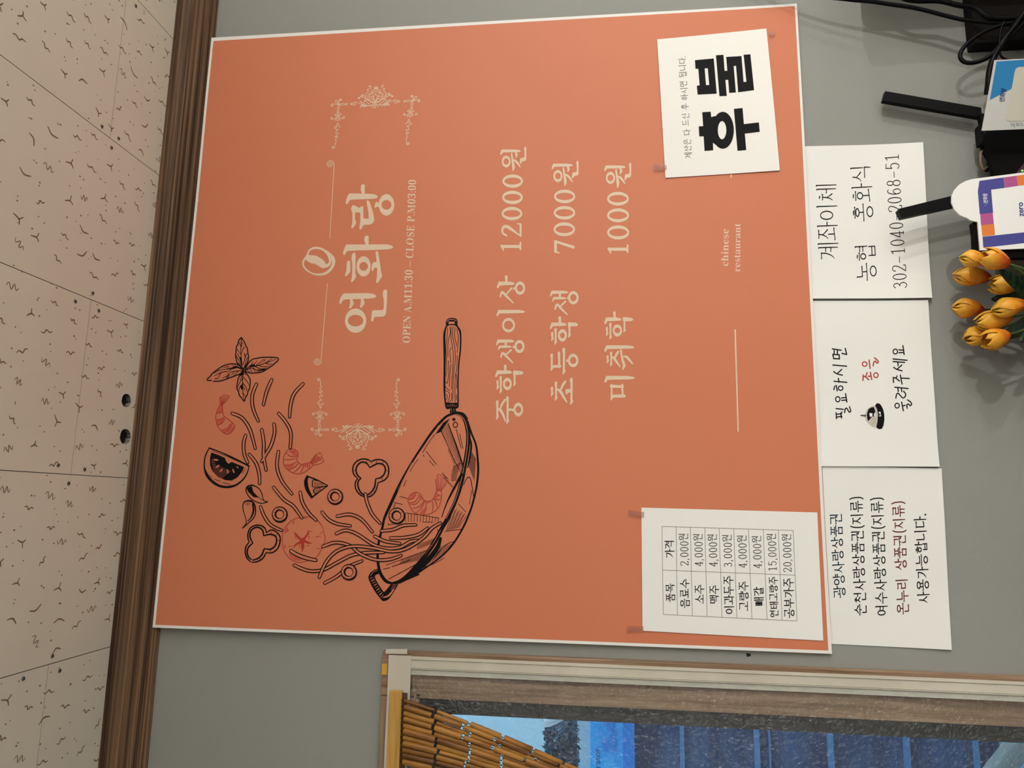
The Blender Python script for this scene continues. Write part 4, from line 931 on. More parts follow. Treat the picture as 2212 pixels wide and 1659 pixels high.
# lemon half
k = art()
k.lay = 5
Zp = lambda pts: cv(tB, pts)
k.st(Zp([(175, 695), (400, 775), (620, 880), (852, 1000)]), [3, 2.2, 3.4, 3.4]); k.st(Zp([(215, 735), (450, 820), (650, 910), (830, 985)]), [.8, 1.4, 1.8, 2])
k.st(Zp([(175, 695), (125, 790), (95, 900), (92, 1010), (130, 1150), (225, 1260), (350, 1340), (500, 1358), (640, 1320), (760, 1220), (830, 1100), (852, 1000)]), [2, 2.6, 2.6, 3, 5, 6, 5, 5, 4, 3, 2.4, 2])
k.poly(Zp([(210, 770), (330, 810), (440, 862), (470, 930), (505, 962), (560, 930), (770, 1018), (740, 1090), (660, 1190), (560, 1248), (450, 1240), (320, 1180), (230, 1090), (190, 985), (188, 870)]))
k.st(Zp([(110, 1060), (160, 1150), (230, 1195)]), .9); k.st(Zp([(270, 1225), (360, 1262)]), 1.2); k.st(Zp([(415, 1285), (530, 1312)]), 1.2); k.st(Zp([(785, 1050), (740, 1130)]), 1)
k.mi = 1; k.lay = 6
for c, r, a in (((292, 896), (44, 15), .15), ((320, 1005), (38, 15), -.6), ((380, 1078), (38, 14), -.8), ((490, 1092), (40, 13), 1.5), ((588, 1085), (40, 13), 1.15), ((657, 1022), (26, 9), .6)):
    k.poly(Zp([(c[0] + r[0] * math.cos(t) * math.cos(a) - r[1] * math.sin(t) * math.sin(a), c[1] + r[0] * math.cos(t) * math.sin(a) + r[1] * math.sin(t) * math.cos(a)) for t in np.arange(0, 6.28, .63)]))
for i in range(9): k.st(Zp([(230 + 14 * i, 1080 + 20 * i), (330 + 26 * i, 990 + 12 * i)]), .5)
for i in range(6): k.st(Zp([(210 + 5 * i, 900 + 25 * i), (250 + 12 * i, 880 + 30 * i)]), .6)
for i in range(9): k.st(Zp([(235 + 32 * i, 1225 + 13 * i), (220 + 32 * i, 1250 + 12 * i)]), .7)
k.mi = 0; k.lay = 5
k.build('lemon_drawing', [M['black'], M['orange']], poster, PO, 'black drawing of half a lemon'); k = art(); k.lay = 5
# garlic cloves
k.st(Zp([(905, 1325), (830, 1350), (803, 1400), (815, 1460), (870, 1540), (960, 1605), (1070, 1637), (1172, 1612)]), [3, 3.4, 2.4, 2.2, 2.2, 2, 2, 2.4]); k.st(Zp([(905, 1325), (1000, 1365), (1065, 1450), (1105, 1580), (1172, 1612)]), [3, 2, 2, 1.6, 1.6]); k.st(Zp([(900, 1350), (925, 1440), (1000, 1520), (1100, 1590)]), 1.2)
k.poly(Zp([(815, 1370), (900, 1345), (915, 1420), (950, 1480), (1010, 1540), (930, 1530), (880, 1480), (830, 1430)]))
k.build('garlic_drawing', [M['black'], M['orange']], poster, PO, 'black drawing of the garlic clove under the lemon'); k = art(); k.lay = 5
k.st(cv(tC, [(180, 465), (130, 490), (112, 560), (125, 650), (155, 740), (165, 830), (110, 910)]), [3, 2.4, 2, 1.8, 1.6, 1.8, 2.4]); k.st(cv(tC, [(180, 465), (250, 472), (300, 530), (320, 640), (290, 740), (215, 815), (110, 910)]), [3.4, 4, 3.4, 2.4, 2.2, 2, 2]); k.st(cv(tC, [(270, 520), (285, 620), (250, 730), (190, 800)]), [3, 4, 3, 1.4])
for x in (165, 190, 215): k.st(cv(tC, [(x, 490), (x + 4, 540)]), .9)
k.build('garlic_drawing', [M['black'], M['orange']], poster, PO, 'black drawing of the upright garlic clove'); k = art(); k.lay = 5
# citrus wedge
k.st(Zp([(1850, 1178), (1825, 1270), (1850, 1400), (1925, 1535)]), [5, 8, 8, 5]); k.st(Zp([(1850, 1178), (2000, 1230), (2195, 1335)]), [3, 2.6, 2.2]); k.st(Zp([(2195, 1338), (2060, 1435), (1930, 1535)]), [2.2, 2.6, 3.4])
k.st(Zp([(2180, 1340), (1960, 1360), (1935, 1300), (1950, 1235), (2020, 1260)]), [1.2, 1.8, 2.4, 2, 1.5]); k.st(Zp([(2170, 1345), (1990, 1385), (1955, 1420), (1975, 1470), (2010, 1460)]), [1.2, 1.8, 2.6, 2, 1.5])
for a in range(10): k.st(Zp([(1970 + (a % 4) * 40, 1290 + (a // 4) * 22 + (a % 4) * 6), (1995 + (a % 4) * 40, 1284 + (a // 4) * 22 + (a % 4) * 6)]), 1)
for a in range(6): k.st(Zp([(1985 + (a % 3) * 34, 1420 + (a // 3) * 22 - (a % 3) * 14), (2005 + (a % 3) * 34, 1408 + (a // 3) * 22 - (a % 3) * 14)]), 1)
k.build('citrus_drawing', [M['black'], M['orange']], poster, PO, 'black drawing of a small citrus wedge')
# basil
k = art()
LF = [[(845, 85), (790, 150), (770, 240), (745, 260), (735, 400), (728, 420), (750, 560), (800, 640), (860, 690), (890, 705), (930, 640), (975, 560), (990, 450), (980, 440), (965, 310), (940, 260), (895, 155), (870, 130)],
      [(930, 700), (985, 590), (1080, 510), (1120, 505), (1250, 480), (1340, 478), (1450, 478), (1580, 495), (1555, 560), (1495, 605), (1480, 625), (1385, 690), (1250, 770), (1060, 792), (930, 760)],
      [(245, 937), (155, 930), (240, 840), (270, 795), (440, 670), (550, 625), (650, 608), (780, 625), (850, 690), (885, 735), (800, 820), (740, 835), (580, 900), (420, 950), (290, 955)],
      [(890, 755), (960, 820), (1010, 900), (1022, 950), (1020, 1000), (1005, 1110), (985, 1130), (960, 1230), (930, 1270), (900, 1355), (830, 1260), (805, 1240), (790, 1170), (755, 1090), (765, 980), (790, 880), (850, 800)]]
k.lay = 5
for i, q in enumerate(LF): k.st(cv(tA, q), 2.3, sub=3, closed=i != 2)
VE = [[(845, 100), (835, 300), (840, 450), (865, 690)], [(800, 180), (830, 260)], [(865, 180), (850, 260)], [(900, 270), (845, 400)], [(760, 320), (835, 420)], [(770, 410), (845, 540)], [(750, 460), (855, 650)], [(905, 400), (915, 500), (870, 640)], [(945, 405), (915, 500)], [(960, 480), (900, 680)], [(790, 590), (855, 680)],
      [(900, 730), (1020, 670), (1130, 655), (1300, 600), (1540, 515)], [(1020, 660), (1080, 560)], [(1070, 650), (1160, 545)], [(1130, 650), (1300, 510)], [(1330, 590), (1450, 500)], [(1200, 645), (1280, 665), (1400, 650)], [(1130, 670), (1250, 710), (1350, 680)], [(1330, 600), (1460, 620)], [(1290, 560), (1330, 520)],
      [(885, 735), (750, 680), (600, 700), (400, 740)], [(870, 745), (640, 770), (560, 890)], [(830, 690), (650, 640)], [(600, 660), (490, 680)], [(660, 690), (560, 720)], [(560, 760), (440, 780), (300, 850)], [(440, 780), (370, 910)], [(560, 850), (470, 890)], [(320, 905), (380, 890)], [(400, 730), (300, 800)],
      [(850, 780), (760, 830), (640, 880), (560, 890)], [(700, 780), (640, 830)], [(780, 760), (700, 830)], [(600, 830), (590, 880)], [(910, 740), (1060, 690), (1180, 760), (1230, 765)], [(960, 730), (1010, 770)], [(1020, 710), (1060, 770)], [(1080, 700), (1130, 770)],
      [(885, 770), (870, 950), (875, 1150), (895, 1330)], [(885, 790), (940, 830)], [(880, 870), (960, 960), (1000, 1040)], [(875, 990), (940, 1080), (950, 1160)], [(870, 900), (800, 1000), (770, 1080)], [(875, 1000), (810, 1080), (800, 1150)], [(870, 1190), (930, 1250)], [(870, 1060), (920, 1130)], [(860, 850), (810, 940)]]
for q in VE: k.st(cv(tA, q), [1.6] + [1.5] * (len(q) - 2) + [.9])
for q in ([(900, 710), (850, 700), (760, 650), (700, 660), (640, 690), (580, 760), (560, 880), (540, 890), (570, 780), (640, 720), (760, 690)], [(860, 690), (900, 700), (1000, 660), (1130, 660), (1100, 610), (1010, 640), (950, 680)], [(880, 760), (800, 830), (830, 850), (880, 830)], [(870, 1000), (820, 1060), (850, 1130), (872, 1110)], [(840, 470), (800, 480), (830, 580), (860, 680), (850, 560)], [(1150, 720), (1200, 750), (1290, 740), (1340, 700), (1240, 720)]):
    k.poly(cv(tA, q))
k.build('basil_drawing', [M['black'], M['orange']], poster, PO, 'black drawing of a basil sprig')
# ------------------------------------------------------------------ sheets of paper
def paper(corners, p0, n, disp, label, name='paper_notice', m=None, edge=None):
    """corners TL TR BR BL as photo points on the sheet"""
    F0 = Surf(p0, n); S_ = Surf(p0, n, disp)
    C = [F0.hit(*q) for q in corners]
    for i in range(4):                               # where the relief lifts a corner keep its sight line
        C[i] = S_.hit(*corners[i]) - F0.n * disp(S_.hit(*corners[i]))
    Nn = 18; g = []
    for j in range(Nn + 1):
        for i in range(Nn + 1):
            p = bil(C, i / Nn, j / Nn); g.append(p + F0.n * disp(p))
    q = Nn + 1; fs = [(j * q + i, (j + 1) * q + i, (j + 1) * q + i + 1, j * q + i + 1) for j in range(Nn) for i in range(Nn)]
    nb = len(g); bk = [p - F0.n * .0003 for p in g]
    fs += [tuple(nb + i for i in reversed(f)) for f in fs]
    rim = [(i, i + 1) for i in range(Nn)] + [(r_ * q + Nn, (r_ + 1) * q + Nn) for r_ in range(Nn)] + [(Nn * q + i + 1, Nn * q + i) for i in range(Nn - 1, -1, -1)] + [((r_ + 1) * q, r_ * q) for r_ in range(Nn - 1, -1, -1)]
    fs += [(a, b, b + nb, a + nb) for a, b in rim]
    og = tuple(np.mean(C, axis=0))
    o = link(name, g + bk, fs, m or M['white'], None, og, smooth=False)
    for p in o.data.polygons: p.use_smooth = True
    o.data.set_sharp_from_angle(angle=math.radians(55))
    tag(o, label, 'paper sign')
    return o, S_, og
sm = lambda t: max(0.0, t) ** 2
# notices under the poster: lifted a little along their lower edge
zb_ = CAMZ - .59
def low(amp, zc, xl=0, al=0): return lambda p: .0008 + amp * sm((zc - p[2]) / .12) + al * sm((xl + .07 - p[0]) / .07) + .0004 * math.sin(31 * p[0] + 17 * p[2])
NB = np.array([0, -1.0, 0])
Fl = Style(.054, .042, True); Ft = Style(.098, .074, True); Fg = Style(.075, .068, False)
a1, S1, O1 = paper([(1737, 645), (1737, 316), (1994, 307), (2014, 643)], (0, -.0012, 0), NB, low(.0045, zb_ + .12, .374, .0034), 'white notice with a long bank account number, right of three under the poster')
k = Ink(S1, eps=.0002)
t3 = (1750, 300, 4.607)
textline(k, '계좌이체', (283, 1207), (258, 432), 205, Fl, t3)
k.build('lettering', M['black'], a1, O1); k = Ink(S1, eps=.0002)
textline(k, '농협 홍화식', (668, 1412), (601, 240), 205, Fl, t3, sp=1.05)
k.split(lambda x, y: 0 if y > 500 else 1, [('lettering', None)] * 2, M['black'], a1, O1); k = Ink(S1, eps=.0002)
k2 = Style(.07, .052, False)
textline(k, '302-1040-2068-51', (964, 1495), (876, 140), 132, k2, t3, da=1, dh=1.0)
k.build('lettering', M['black'], a1, O1)
a2, S2, O2 = paper([(1774, 1007), (1754, 650), (2005, 648), (2030, 1008)], (0, -.0012, 0), NB, low(.004, zb_ + .12, .076, .003), 'white notice with handwriting and a desk bell picture, middle of three under the poster')
k = Ink(S2, eps=.0002).at((1780, 730, 7.2125))
def pen(*ss, w=19):
    for q in ss: k.st(q, w, smooth=len(q) > 2)
def pring(c, r): k.ell(c, (r[0] + 9, r[1] + 9), (r[0] - 9, r[1] - 9), 22)
pen([(137, 258), (150, 320)], [(150, 322), (240, 326)], [(240, 328), (236, 262)], [(236, 262), (137, 256)], [(158, 195), (156, 258)], [(208, 195), (206, 262)], [(128, 170), (268, 192)], [(278, 240), (352, 258)], [(352, 256), (330, 162)])
pen([(137, 422), (352, 440)], [(150, 525), (205, 560), (285, 580)], [(205, 556), (275, 490)], [(155, 675), (355, 692)], [(222, 630), (232, 690)], [(168, 750), (152, 805)], [(190, 738), (205, 825)]); pring((258, 782), (36, 34))
pring((214, 955), (34, 40)); pen([(335, 868), (355, 1000)], [(272, 935), (345, 928)], [(275, 972), (350, 968)])
pen([(188, 1165), (193, 1258)], [(278, 1152), (262, 1180), (272, 1250)], [(190, 1190), (275, 1180)], [(195, 1232), (278, 1222)], [(188, 1100), (302, 1112)], [(320, 1165), (330, 1110), (352, 1094), (375, 1130), (395, 1156), (415, 1140), (408, 1110), (395, 1072)])
pring((1110, 212), (34, 38)); pen([(1228, 120), (1248, 258)], [(1165, 185), (1235, 192)], [(1165, 230), (1240, 228)], [(1075, 328), (1292, 348)], [(1075, 368), (1255, 382)], [(1150, 385), (1154, 432)], [(1085, 458), (1135, 490), (1215, 512)], [(1135, 490), (1212, 422)])
pen([(1083, 695), (1078, 615)], [(1080, 618), (1120, 628), (1175, 672)], [(1120, 628), (1138, 592)], [(1188, 580), (1215, 718)], [(1198, 625), (1328, 632)], [(1102, 768), (1310, 788)], [(1150, 785), (1156, 835)], [(1205, 790), (1212, 838)], [(1118, 938), (1130, 880), (1155, 862), (1190, 900), (1230, 936), (1265, 908), (1270, 870), (1240, 832)])
pring((1138, 1055), (34, 37)); pen([(1208, 1000), (1235, 1135)], [(1220, 1062), (1265, 1048)], [(1295, 1095), (1290, 1045), (1315, 1030), (1340, 1056), (1362, 1036), (1350, 1000), (1300, 965)])
k.split(lambda x, y: 0 if x < 1880 else 1, [('lettering', None), ('lettering', None)], M['black'], a2, O2)
k = Ink(S2, eps=.0002).at((1780, 730, 7.2125))
pen([(607, 660), (610, 578)], [(608, 600), (650, 608), (695, 652)], [(648, 606), (670, 542)], [(722, 535), (742, 648)], [(688, 598), (730, 595)], w=20); pring((808, 580), (35, 36))
pring((633, 407), (36, 34)); pen([(703, 345), (716, 475)], [(765, 435), (775, 380), (798, 362), (815, 385), (838, 388), (838, 355), (785, 310)], w=20)
k.build('crimson_lettering', M['penred'], a2, O2, 'crimson handwritten word')
k = Ink(S2, eps=.0002).at((1780, 730, 7.2125))
k.mi = 1; k.poly([(812, 1048), (780, 1055), (740, 1065), (690, 1095), (655, 1145), (638, 1210), (650, 1280), (690, 1335), (745, 1380), (795, 1390), (830, 1300), (832, 1180)], smooth=True)
k.mi = 0; k.lay = 1; k.poly([(820, 1018), (860, 1020), (890, 1050), (920, 1110), (938, 1190), (940, 1280), (925, 1370), (900, 1415), (865, 1424), (825, 1405), (812, 1385), (832, 1300), (838, 1200), (825, 1110), (795, 1055)])
k.poly([(775, 1075), (795, 1130), (805, 1200), (790, 1225), (755, 1225), (720, 1260), (685, 1300), (672, 1250), (668, 1180), (690, 1110), (730, 1085)])
k.st([(565, 1205), (580, 1205)], 8); k.ell((598, 1208), (14, 15), (6, 7)); k.ell((632, 1212), (18, 18), (7, 8)); k.st([(570, 1210), (675, 1212)], 6)
k.mi = 2; k.lay = 2; k.poly([(705, 1170), (755, 1175), (752, 1225), (712, 1230)]); k.poly([(782, 1170), (800, 1165), (802, 1225), (775, 1215)]); k.poly([(850, 1150), (880, 1152), (888, 1220), (862, 1225)])
k.mi = 0; k.lay = 3; k.st([(740, 1290), (780, 1240), (790, 1300), (750, 1340)], 3); k.poly([(857, 1175), (874, 1177), (878, 1210), (864, 1212)])
k.build('bell_picture', [M['black'], M['silver'], M['white']], a2, O2, 'printed picture of a desk bell')
a3, S3, O3 = paper([(1796, 1391), (1776, 1006), (2034, 1012), (2056, 1404)], (0, -.0010, 0), NB, low(.003, zb_ + .12), 'white notice of five text lines, one maroon, left of three under the poster')
tv = (1720, 1000, 3.858)
k = Ink(S3, eps=.0002); textline(k, '광양사랑상품권', (412, 1125), (377, 410), 98, Ft, tv); k.build('blue_black_lettering', M['blueblack'], a3, O3)
k = Ink(S3, eps=.0002)
textline(k, '순천사랑상품권(지류)', (588, 1272), (548, 272), 102, Ft, tv, dh=.95); k.build('lettering', M['black'], a3, O3); k = Ink(S3, eps=.0002); textline(k, '여수사랑상품권(지류)', (764, 1276), (720, 278), 102, Ft, tv, dh=.95); k.build('lettering', M['black'], a3, O3); k = Ink(S3, eps=.0002); textline(k, '사용가능합니다.', (1112, 1172), (1078, 412), 102, Ft, tv)
k.build('lettering', M['black'], a3, O3)
k = Ink(S3, eps=.0002); textline(k, '온누리 상품권(지류)', (940, 1262), (897, 310), 100, Ft, tv, sp=.55, dh=.95); k.build('maroon_lettering', M['maroon'], a3, O3, 'maroon line of lettering')
# sheets taped on the poster
pl = lambda am, ph: (lambda p: pdisp(p) + .0016 + am * math.sin(19 * p[0] + ph) * math.sin(15 * p[2]))
a4, S4, O4 = paper([(1388, 1362.5), (1385.5, 1096.5), (1765.5, 1107), (1778.5, 1384)], (0, yb, zb), pn, pl(.0003, 0), 'white drinks price table taped on the lower left of the orange poster')
k = Ink(S4, eps=.0002); t5 = (1420, 1120, 6.9125)
k.at(t5)
tx = [68, 278, 493, 708, 922, 1140, 1360, 1580, 1805, 2028]; bx = [88, 300, 522, 742, 965, 1187, 1412, 1637, 1862, 2085]; ty = lambda x: 118 + (x - 68) * 60 / 1960; by = lambda x: 1433 + (x - 88) * 97 / 1997
for a, b in zip(tx, bx): k.st([(a, ty(a)), (b, by(b))], 7, cap=False)
k.st([(68, 118), (2028, 178)], 7, cap=False); k.st([(78, 770), (2056, 846)], 7, cap=False); k.st([(88, 1433), (2085, 1530)], 7, cap=False)
k.build('table_lines', M['line'], a4, O4)
k = Ink(S4, eps=.00026)
rows = [('품목', 262, 1252, 258, 962, 132), ('음료수', 482, 1338, 474, 895, 140), ('소주', 702, 1275, 695, 980, 138), ('맥주', 922, 1275, 915, 988, 138), ('이과두주', 1146, 1432, 1132, 848, 145), ('고량주', 1366, 1382, 1358, 932, 143), ('빼갈', 1590, 1308, 1582, 1015, 145), ('연태고량주', 1808, 1478, 1792, 862, 128), ('공부가주', 2046, 1486, 2030, 882, 150)]
Fb = Style(.11, .078, True)
for t_, ax, ay, bx_, by_, h in rows: textline(k, t_, (ax, ay), (bx_, by_), h, Fb, t5)
textline(k, '가격', (255, 588), (250, 312), 140, Fb, t5)
pr = [('2,000', 462, 712, 457, 207), ('4,000', 676, 718, 671, 212), ('4,000', 892, 724, 886, 218), ('3,000', 1112, 732, 1106, 226), ('4,000', 1332, 742, 1326, 234), ('4,000', 1552, 750, 1546, 242), ('15,000', 1778, 792, 1768, 208), ('20,000', 2000, 808, 1994, 216)]
Fp = Style(.075, .056, True)
for t_, ax, ay, bx_, by_ in pr: textline(k, t_ + '원', (ax, ay), (bx_, by_), 138, Fp, t5, da=.66, dh=.84)
k.build('lettering', M['black'], a4, O4)
M['white2'] = mat('paper_warm_white', (0.84, 0.825, 0.785), 0.75, spec=0.15)
a5, S5, O5 = paper([(1437.5, 384), (1419.5, 85), (1655.5, 61.5), (1684.5, 368)], (0, yb, zb), pn, lambda p: pdisp(p) + .0022 + .0012 * math.sin(9 * p[0] + 1) + .0008 * math.sin(14 * p[2]), 'white sheet with two huge black characters taped on the lower right of the poster', m=M['white2'])
k = Ink(S5, eps=.0002).at((1490, 100, 6.912))
k.poly([(185, 985), (312, 977), (325, 1095), (350, 1050), (345, 1435), (350, 1553), (220, 1563), (207, 1345), (142, 1347), (133, 1197), (200, 1193)])
k.lay = 1; k.ell((493, 1255), (165, 276), (63, 135), 44, ci=(482, 1253)); k.lay = 0
k.poly([(312, 1060), (380, 1040), (420, 1150), (420, 1350), (400, 1480), (345, 1440)])
k.poly([(658, 935), (788, 922), (808, 1162), (1032, 1137), (1045, 1278), (822, 1305), (843, 1550), (712, 1562)])
k.poly([(77, 208), (358, 182), (402, 708), (117, 722), (105, 590), (147, 583), (127, 335), (85, 338)], [[(222, 332), (268, 328), (290, 578), (243, 580)]])
k.poly([(390, 135), (503, 127), (520, 368), (560, 365), (543, 160), (772, 146), (803, 533), (845, 530), (803, 127), (905, 120), (960, 655), (722, 688), (690, 292), (655, 296), (688, 690), (588, 697), (573, 500), (532, 504), (553, 742), (442, 746)])
k.build('bold_lettering', M['black'], a5, O5)
k = Ink(S5, eps=.0002); textline(k, '계산은 다 드신 후 하시면 됩니다.', (437, 1392), (370, 368), 74, Fg, (1400, 40, 4.608), sp=.42); k.build('small_lettering', M['grey'], a5, O5, 'small grey line of lettering')

# clear tape scraps
def clear(name, col, tr, rough, bump=0, scale=60):
    m = bpy.data.materials.new(name); m.use_nodes = True; nt = m.node_tree
    out = nt.nodes['Material Output']; b = nt.nodes['Principled BSDF']
    b.inputs['Base Color'].default_value = (*col, 1); b.inputs['Roughness'].default_value = rough
    tp = nt.nodes.new('ShaderNodeBsdfTransparent'); mx = nt.nodes.new('ShaderNodeMixShader'); mx.inputs[0].default_value = 1 - tr
    nt.links.new(tp.outputs[0], mx.inputs[1]); nt.links.new(b.outputs[0], mx.inputs[2]); nt.links.new(mx.outputs[0], out.inputs[0])
    if bump:
        tc = nt.nodes.new('ShaderNodeTexCoord'); nz = nt.nodes.new('ShaderNodeTexNoise'); nz.inputs['Scale'].default_value = scale; nz.inputs['Detail'].default_value = 4
        bp = nt.nodes.new('ShaderNodeBump'); bp.inputs['Strength'].default_value = bump; bp.inputs['Distance'].default_value = .01
        nt.links.new(tc.outputs['Object'], nz.inputs[0]); nt.links.new(nz.outputs[0], bp.inputs['Height']); nt.links.new(bp.outputs[0], b.inputs['Normal'])
    return m
M['tape'] = clear('clear_tape', (.42, .17, .14), .72, .3, .4)
for q, lab in (([(1357, 1113), (1358, 1102), (1392, 1106), (1391, 1118)], 'scrap of clear tape on the top right corner of the drinks price table'), ([(1353, 1367), (1356, 1352), (1390, 1353), (1390, 1364)], 'scrap of clear tape on the top left corner of the drinks price table'),
               ([(1411, 369), (1413, 353), (1440, 357), (1440, 366)], 'scrap of clear tape at the left end of the sheet with huge characters'), ([(1660, 72), (1668, 65), (1676, 71), (1668, 79)], 'tiny scrap of clear tape beyond the right corner of the huge characters sheet')):
    S_ = Surf((0, yb, zb), pn, lambda p: pdisp(p) + .0042); P = [S_.hit(*p) for p in q]; og = np.mean(P, axis=0)
    tag(MB().prism(P, [p + pn * -.0 + np.array([0, .0002, 0]) for p in P]).build('tape_scrap', M['tape'], None, og), lab, 'tape')
# small dark scab of paint loss left of the poster's lower edge
P = [W(x, y, -.0006) for x, y in ((1611, 1411), (1621, 1412), (1622, 1417), (1614, 1419))]
tag(MB().prism(P, [p + np.array([0, .0005, 0]) for p in P]).build('wall_scab', M['hole'], None, np.mean(P, axis=0)), 'black speck on the grey wall beside the poster left edge', 'mark')

# staples along the upper edge of the poster
M['staple'] = mat('staple_wire', (.45, .43, .40), .35, metal=.8)
for x, y in ((456.3, 108), (455.0, 131), (427.3, 432), (398.3, 682), (387.5, 788), (378.0, 942), (340.5, 1296)):
    A = PS.hit(x + 2.2, y - 3.6, .0006); B = PS.hit(x + 1.4, y + 3.6, .0006)
    MB().tube([A + PN.n * -.0012, A, B, B + PN.n * -.0012], .0004, 6).build('staple', M['staple'], poster, PO)
# ------------------------------------------------------------------ window with its casing
yC = -.014
def X_(x, y, Y): return W(x, y, Y)[0]
def Z_(x, y, Y): return W(x, y, Y)[2]
cxo = X_(1400, 1428.8, yC); czo = Z_(820, 1560, yC)                    # outer edges of the casing
mb = MB(); mb.box((WX1 - .006, yC, WZ0 - .05), (cxo, 0, czo), 0, .002); mb.box((WX1 - .006, -.017, WZ0 - .05), (WX1 + .006, 0, WZ1), 0)
win = mb.build('window_1', [M['casz']]); tag(win, 'brown wood window casing beside the poster', 'window', kind='structure')
mb = MB(); mb.box((WX0 - .07, yC - .0005, WZ1 - .006), (WX1 - .0065, 0, czo), 0, .002); mb.box((WX0, -.017, WZ1 - .006), (WX1, 0, WZ1 + .004), 0)
mb.build('window_head', [M['casx']], win)
M['sash'] = mat('charcoal_sash', (0.07, 0.07, 0.072), 0.45, mix=((.1, .1, .1), (40, 40, 6), .4, .6))
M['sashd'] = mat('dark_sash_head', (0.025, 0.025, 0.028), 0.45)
sx = X_(1400, 1565.4, .035); sz = Z_(947, 1545, .035)
mb = MB(); mb.box((sx, .035, WZ0), (WX1 + .004, .085, WZ1), 0, .003); mb.box((WX0, .035, sz), (sx, .085, WZ1 + .004), 1, .003); mb.box((WX0, .035, WZ0), (WX0 + .05, .085, sz)); mb.box((WX0 + .05, .035, WZ0), (sx, .085, WZ0 + .05))
mb.build('sash', [M['sash'], M['sashd']], win, smooth=False)
M['glass'] = clear('window_glass', (.1, .12, .14), .93, .03)
MB().box((WX0 + .03, .058, WZ0 + .03), (sx + .01, .062, sz + .01)).build('pane', M['glass'], win)
# yellow tape on the casing
P = [W(x, y, yC - .0012) for x, y in ((824.5, 1457.5), (825.5, 1433.5), (837, 1433.5), (836, 1458))]
M['yellow'] = mat('yellow_tape', (.62, .36, .05), .5)
tag(MB().prism(P, [p + np.array([0, .0006, 0]) for p in P]).build('yellow_tape', M['yellow'], None, np.mean(P, axis=0)), 'yellow tape tab on the upper window casing corner', 'tape')
# clear vinyl draught curtain with white fabric border
yV = -.021
M['fabric'] = mat('white_border_cloth', (.57, .53, .45), .8, bump=(900, .25, .0006), mix=((.52, .48, .40), (7, 7, 7), .4, .6))
M['hem'] = clear('hem_film', (.62, .62, .54), .35, .12, .5, 40)
def film(name, fac, rough, scale, st):
    m = bpy.data.materials.new(name); m.use_nodes = True; nt = m.node_tree; nt.nodes.remove(nt.nodes['Principled BSDF'])
    out = nt.nodes['Material Output']; tp = nt.nodes.new('ShaderNodeBsdfTransparent'); gl = nt.nodes.new('ShaderNodeBsdfGlossy'); gl.inputs['Roughness'].default_value = rough
    tp.inputs[0].default_value = (.95, .96, .97, 1); mx = nt.nodes.new('ShaderNodeMixShader'); mx.inputs[0].default_value = fac
    tc = nt.nodes.new('ShaderNodeTexCoord'); nz = nt.nodes.new('ShaderNodeTexNoise'); nz.inputs['Scale'].default_value = scale; nz.inputs['Detail'].default_value = 4; nz.inputs['Distortion'].default_value = 1.5
    bp = nt.nodes.new('ShaderNodeBump'); bp.inputs['Strength'].default_value = st; bp.inputs['Distance'].default_value = .004
    nt.links.new(tc.outputs['Object'], nz.inputs[0]); nt.links.new(nz.outputs[0], bp.inputs['Height']); nt.links.new(bp.outputs[0], gl.inputs['Normal'])
    nt.links.new(tp.outputs[0], mx.inputs[1]); nt.links.new(gl.outputs[0], mx.inputs[2]); nt.links.new(mx.outputs[0], out.inputs[0])
    return m
M['vinyl'] = film('clear_vinyl', .06, .045, 110, 1.0)
vx1 = X_(1400, 1438.7, yV); vx2 = X_(1400, 1468, yV); vx3 = X_(1400, 1480, yV); vz1 = Z_(838, 1470, yV); vz2 = Z_(887, 1470, yV)
cur = empty('draught_curtain', (vx1, yV, vz1), 'clear vinyl draught curtain with white cloth border over the window', 'curtain')
OG = (vx1, yV, vz1); zbt = WZ0 - .03
mb = MB()
def cloth(x0, x1, z0, z1, nx, nz, y, amp, mi=0):
    g = []; h = rr
    for j in range(nz + 1):
        for i in range(nx + 1):
            x = x0 + (x1 - x0) * i / nx; z = z0 + (z1 - z0) * j / nz
            g.append((x, y + amp * (math.sin(37 * x + 11 * z) + .6 * math.sin(83 * z - 29 * x)), z))
    q = nx + 1; return g, [(j * q + i, j * q + i + 1, (j + 1) * q + i + 1, (j + 1) * q + i) for j in range(nz) for i in range(nx)]
def sheet(name, x0, x1, z0, z1, nx, nz, y, amp, m, th=.0008):
    g, f = cloth(x0, x1, z0, z1, nx, nz, y, amp); nb = len(g)
    fs = f + [tuple(nb + i for i in reversed(q)) for q in f]; w_ = nx + 1
    rim = [(i, i + 1) for i in range(nx)] + [(j * w_ + nx, (j + 1) * w_ + nx) for j in range(nz)] + [(nz * w_ + i + 1, nz * w_ + i) for i in range(nx)] + [((j + 1) * w_, j * w_) for j in range(nz)]
    fs += [(b, a, a + nb, b + nb) for a, b in rim]
    o = link(name, g + [(p[0], p[1] + th, p[2]) for p in g], fs, m, cur, OG)
    for p in o.data.polygons: p.use_smooth = True
    o.data.set_sharp_from_angle(angle=math.radians(55))
    return o
sheet('side_border', vx2, vx1, zbt, vz2 + .002, 4, 60, yV - .001, .0005, M['fabric'])
sheet('top_border', WX0 - .03, vx1 + .001, vz2, vz1, 60, 4, yV - .002, .0006, M['fabric'])
sheet('hem', vx3, vx2, zbt, vz2, 2, 50, yV - .0004, .0004, M['hem'])
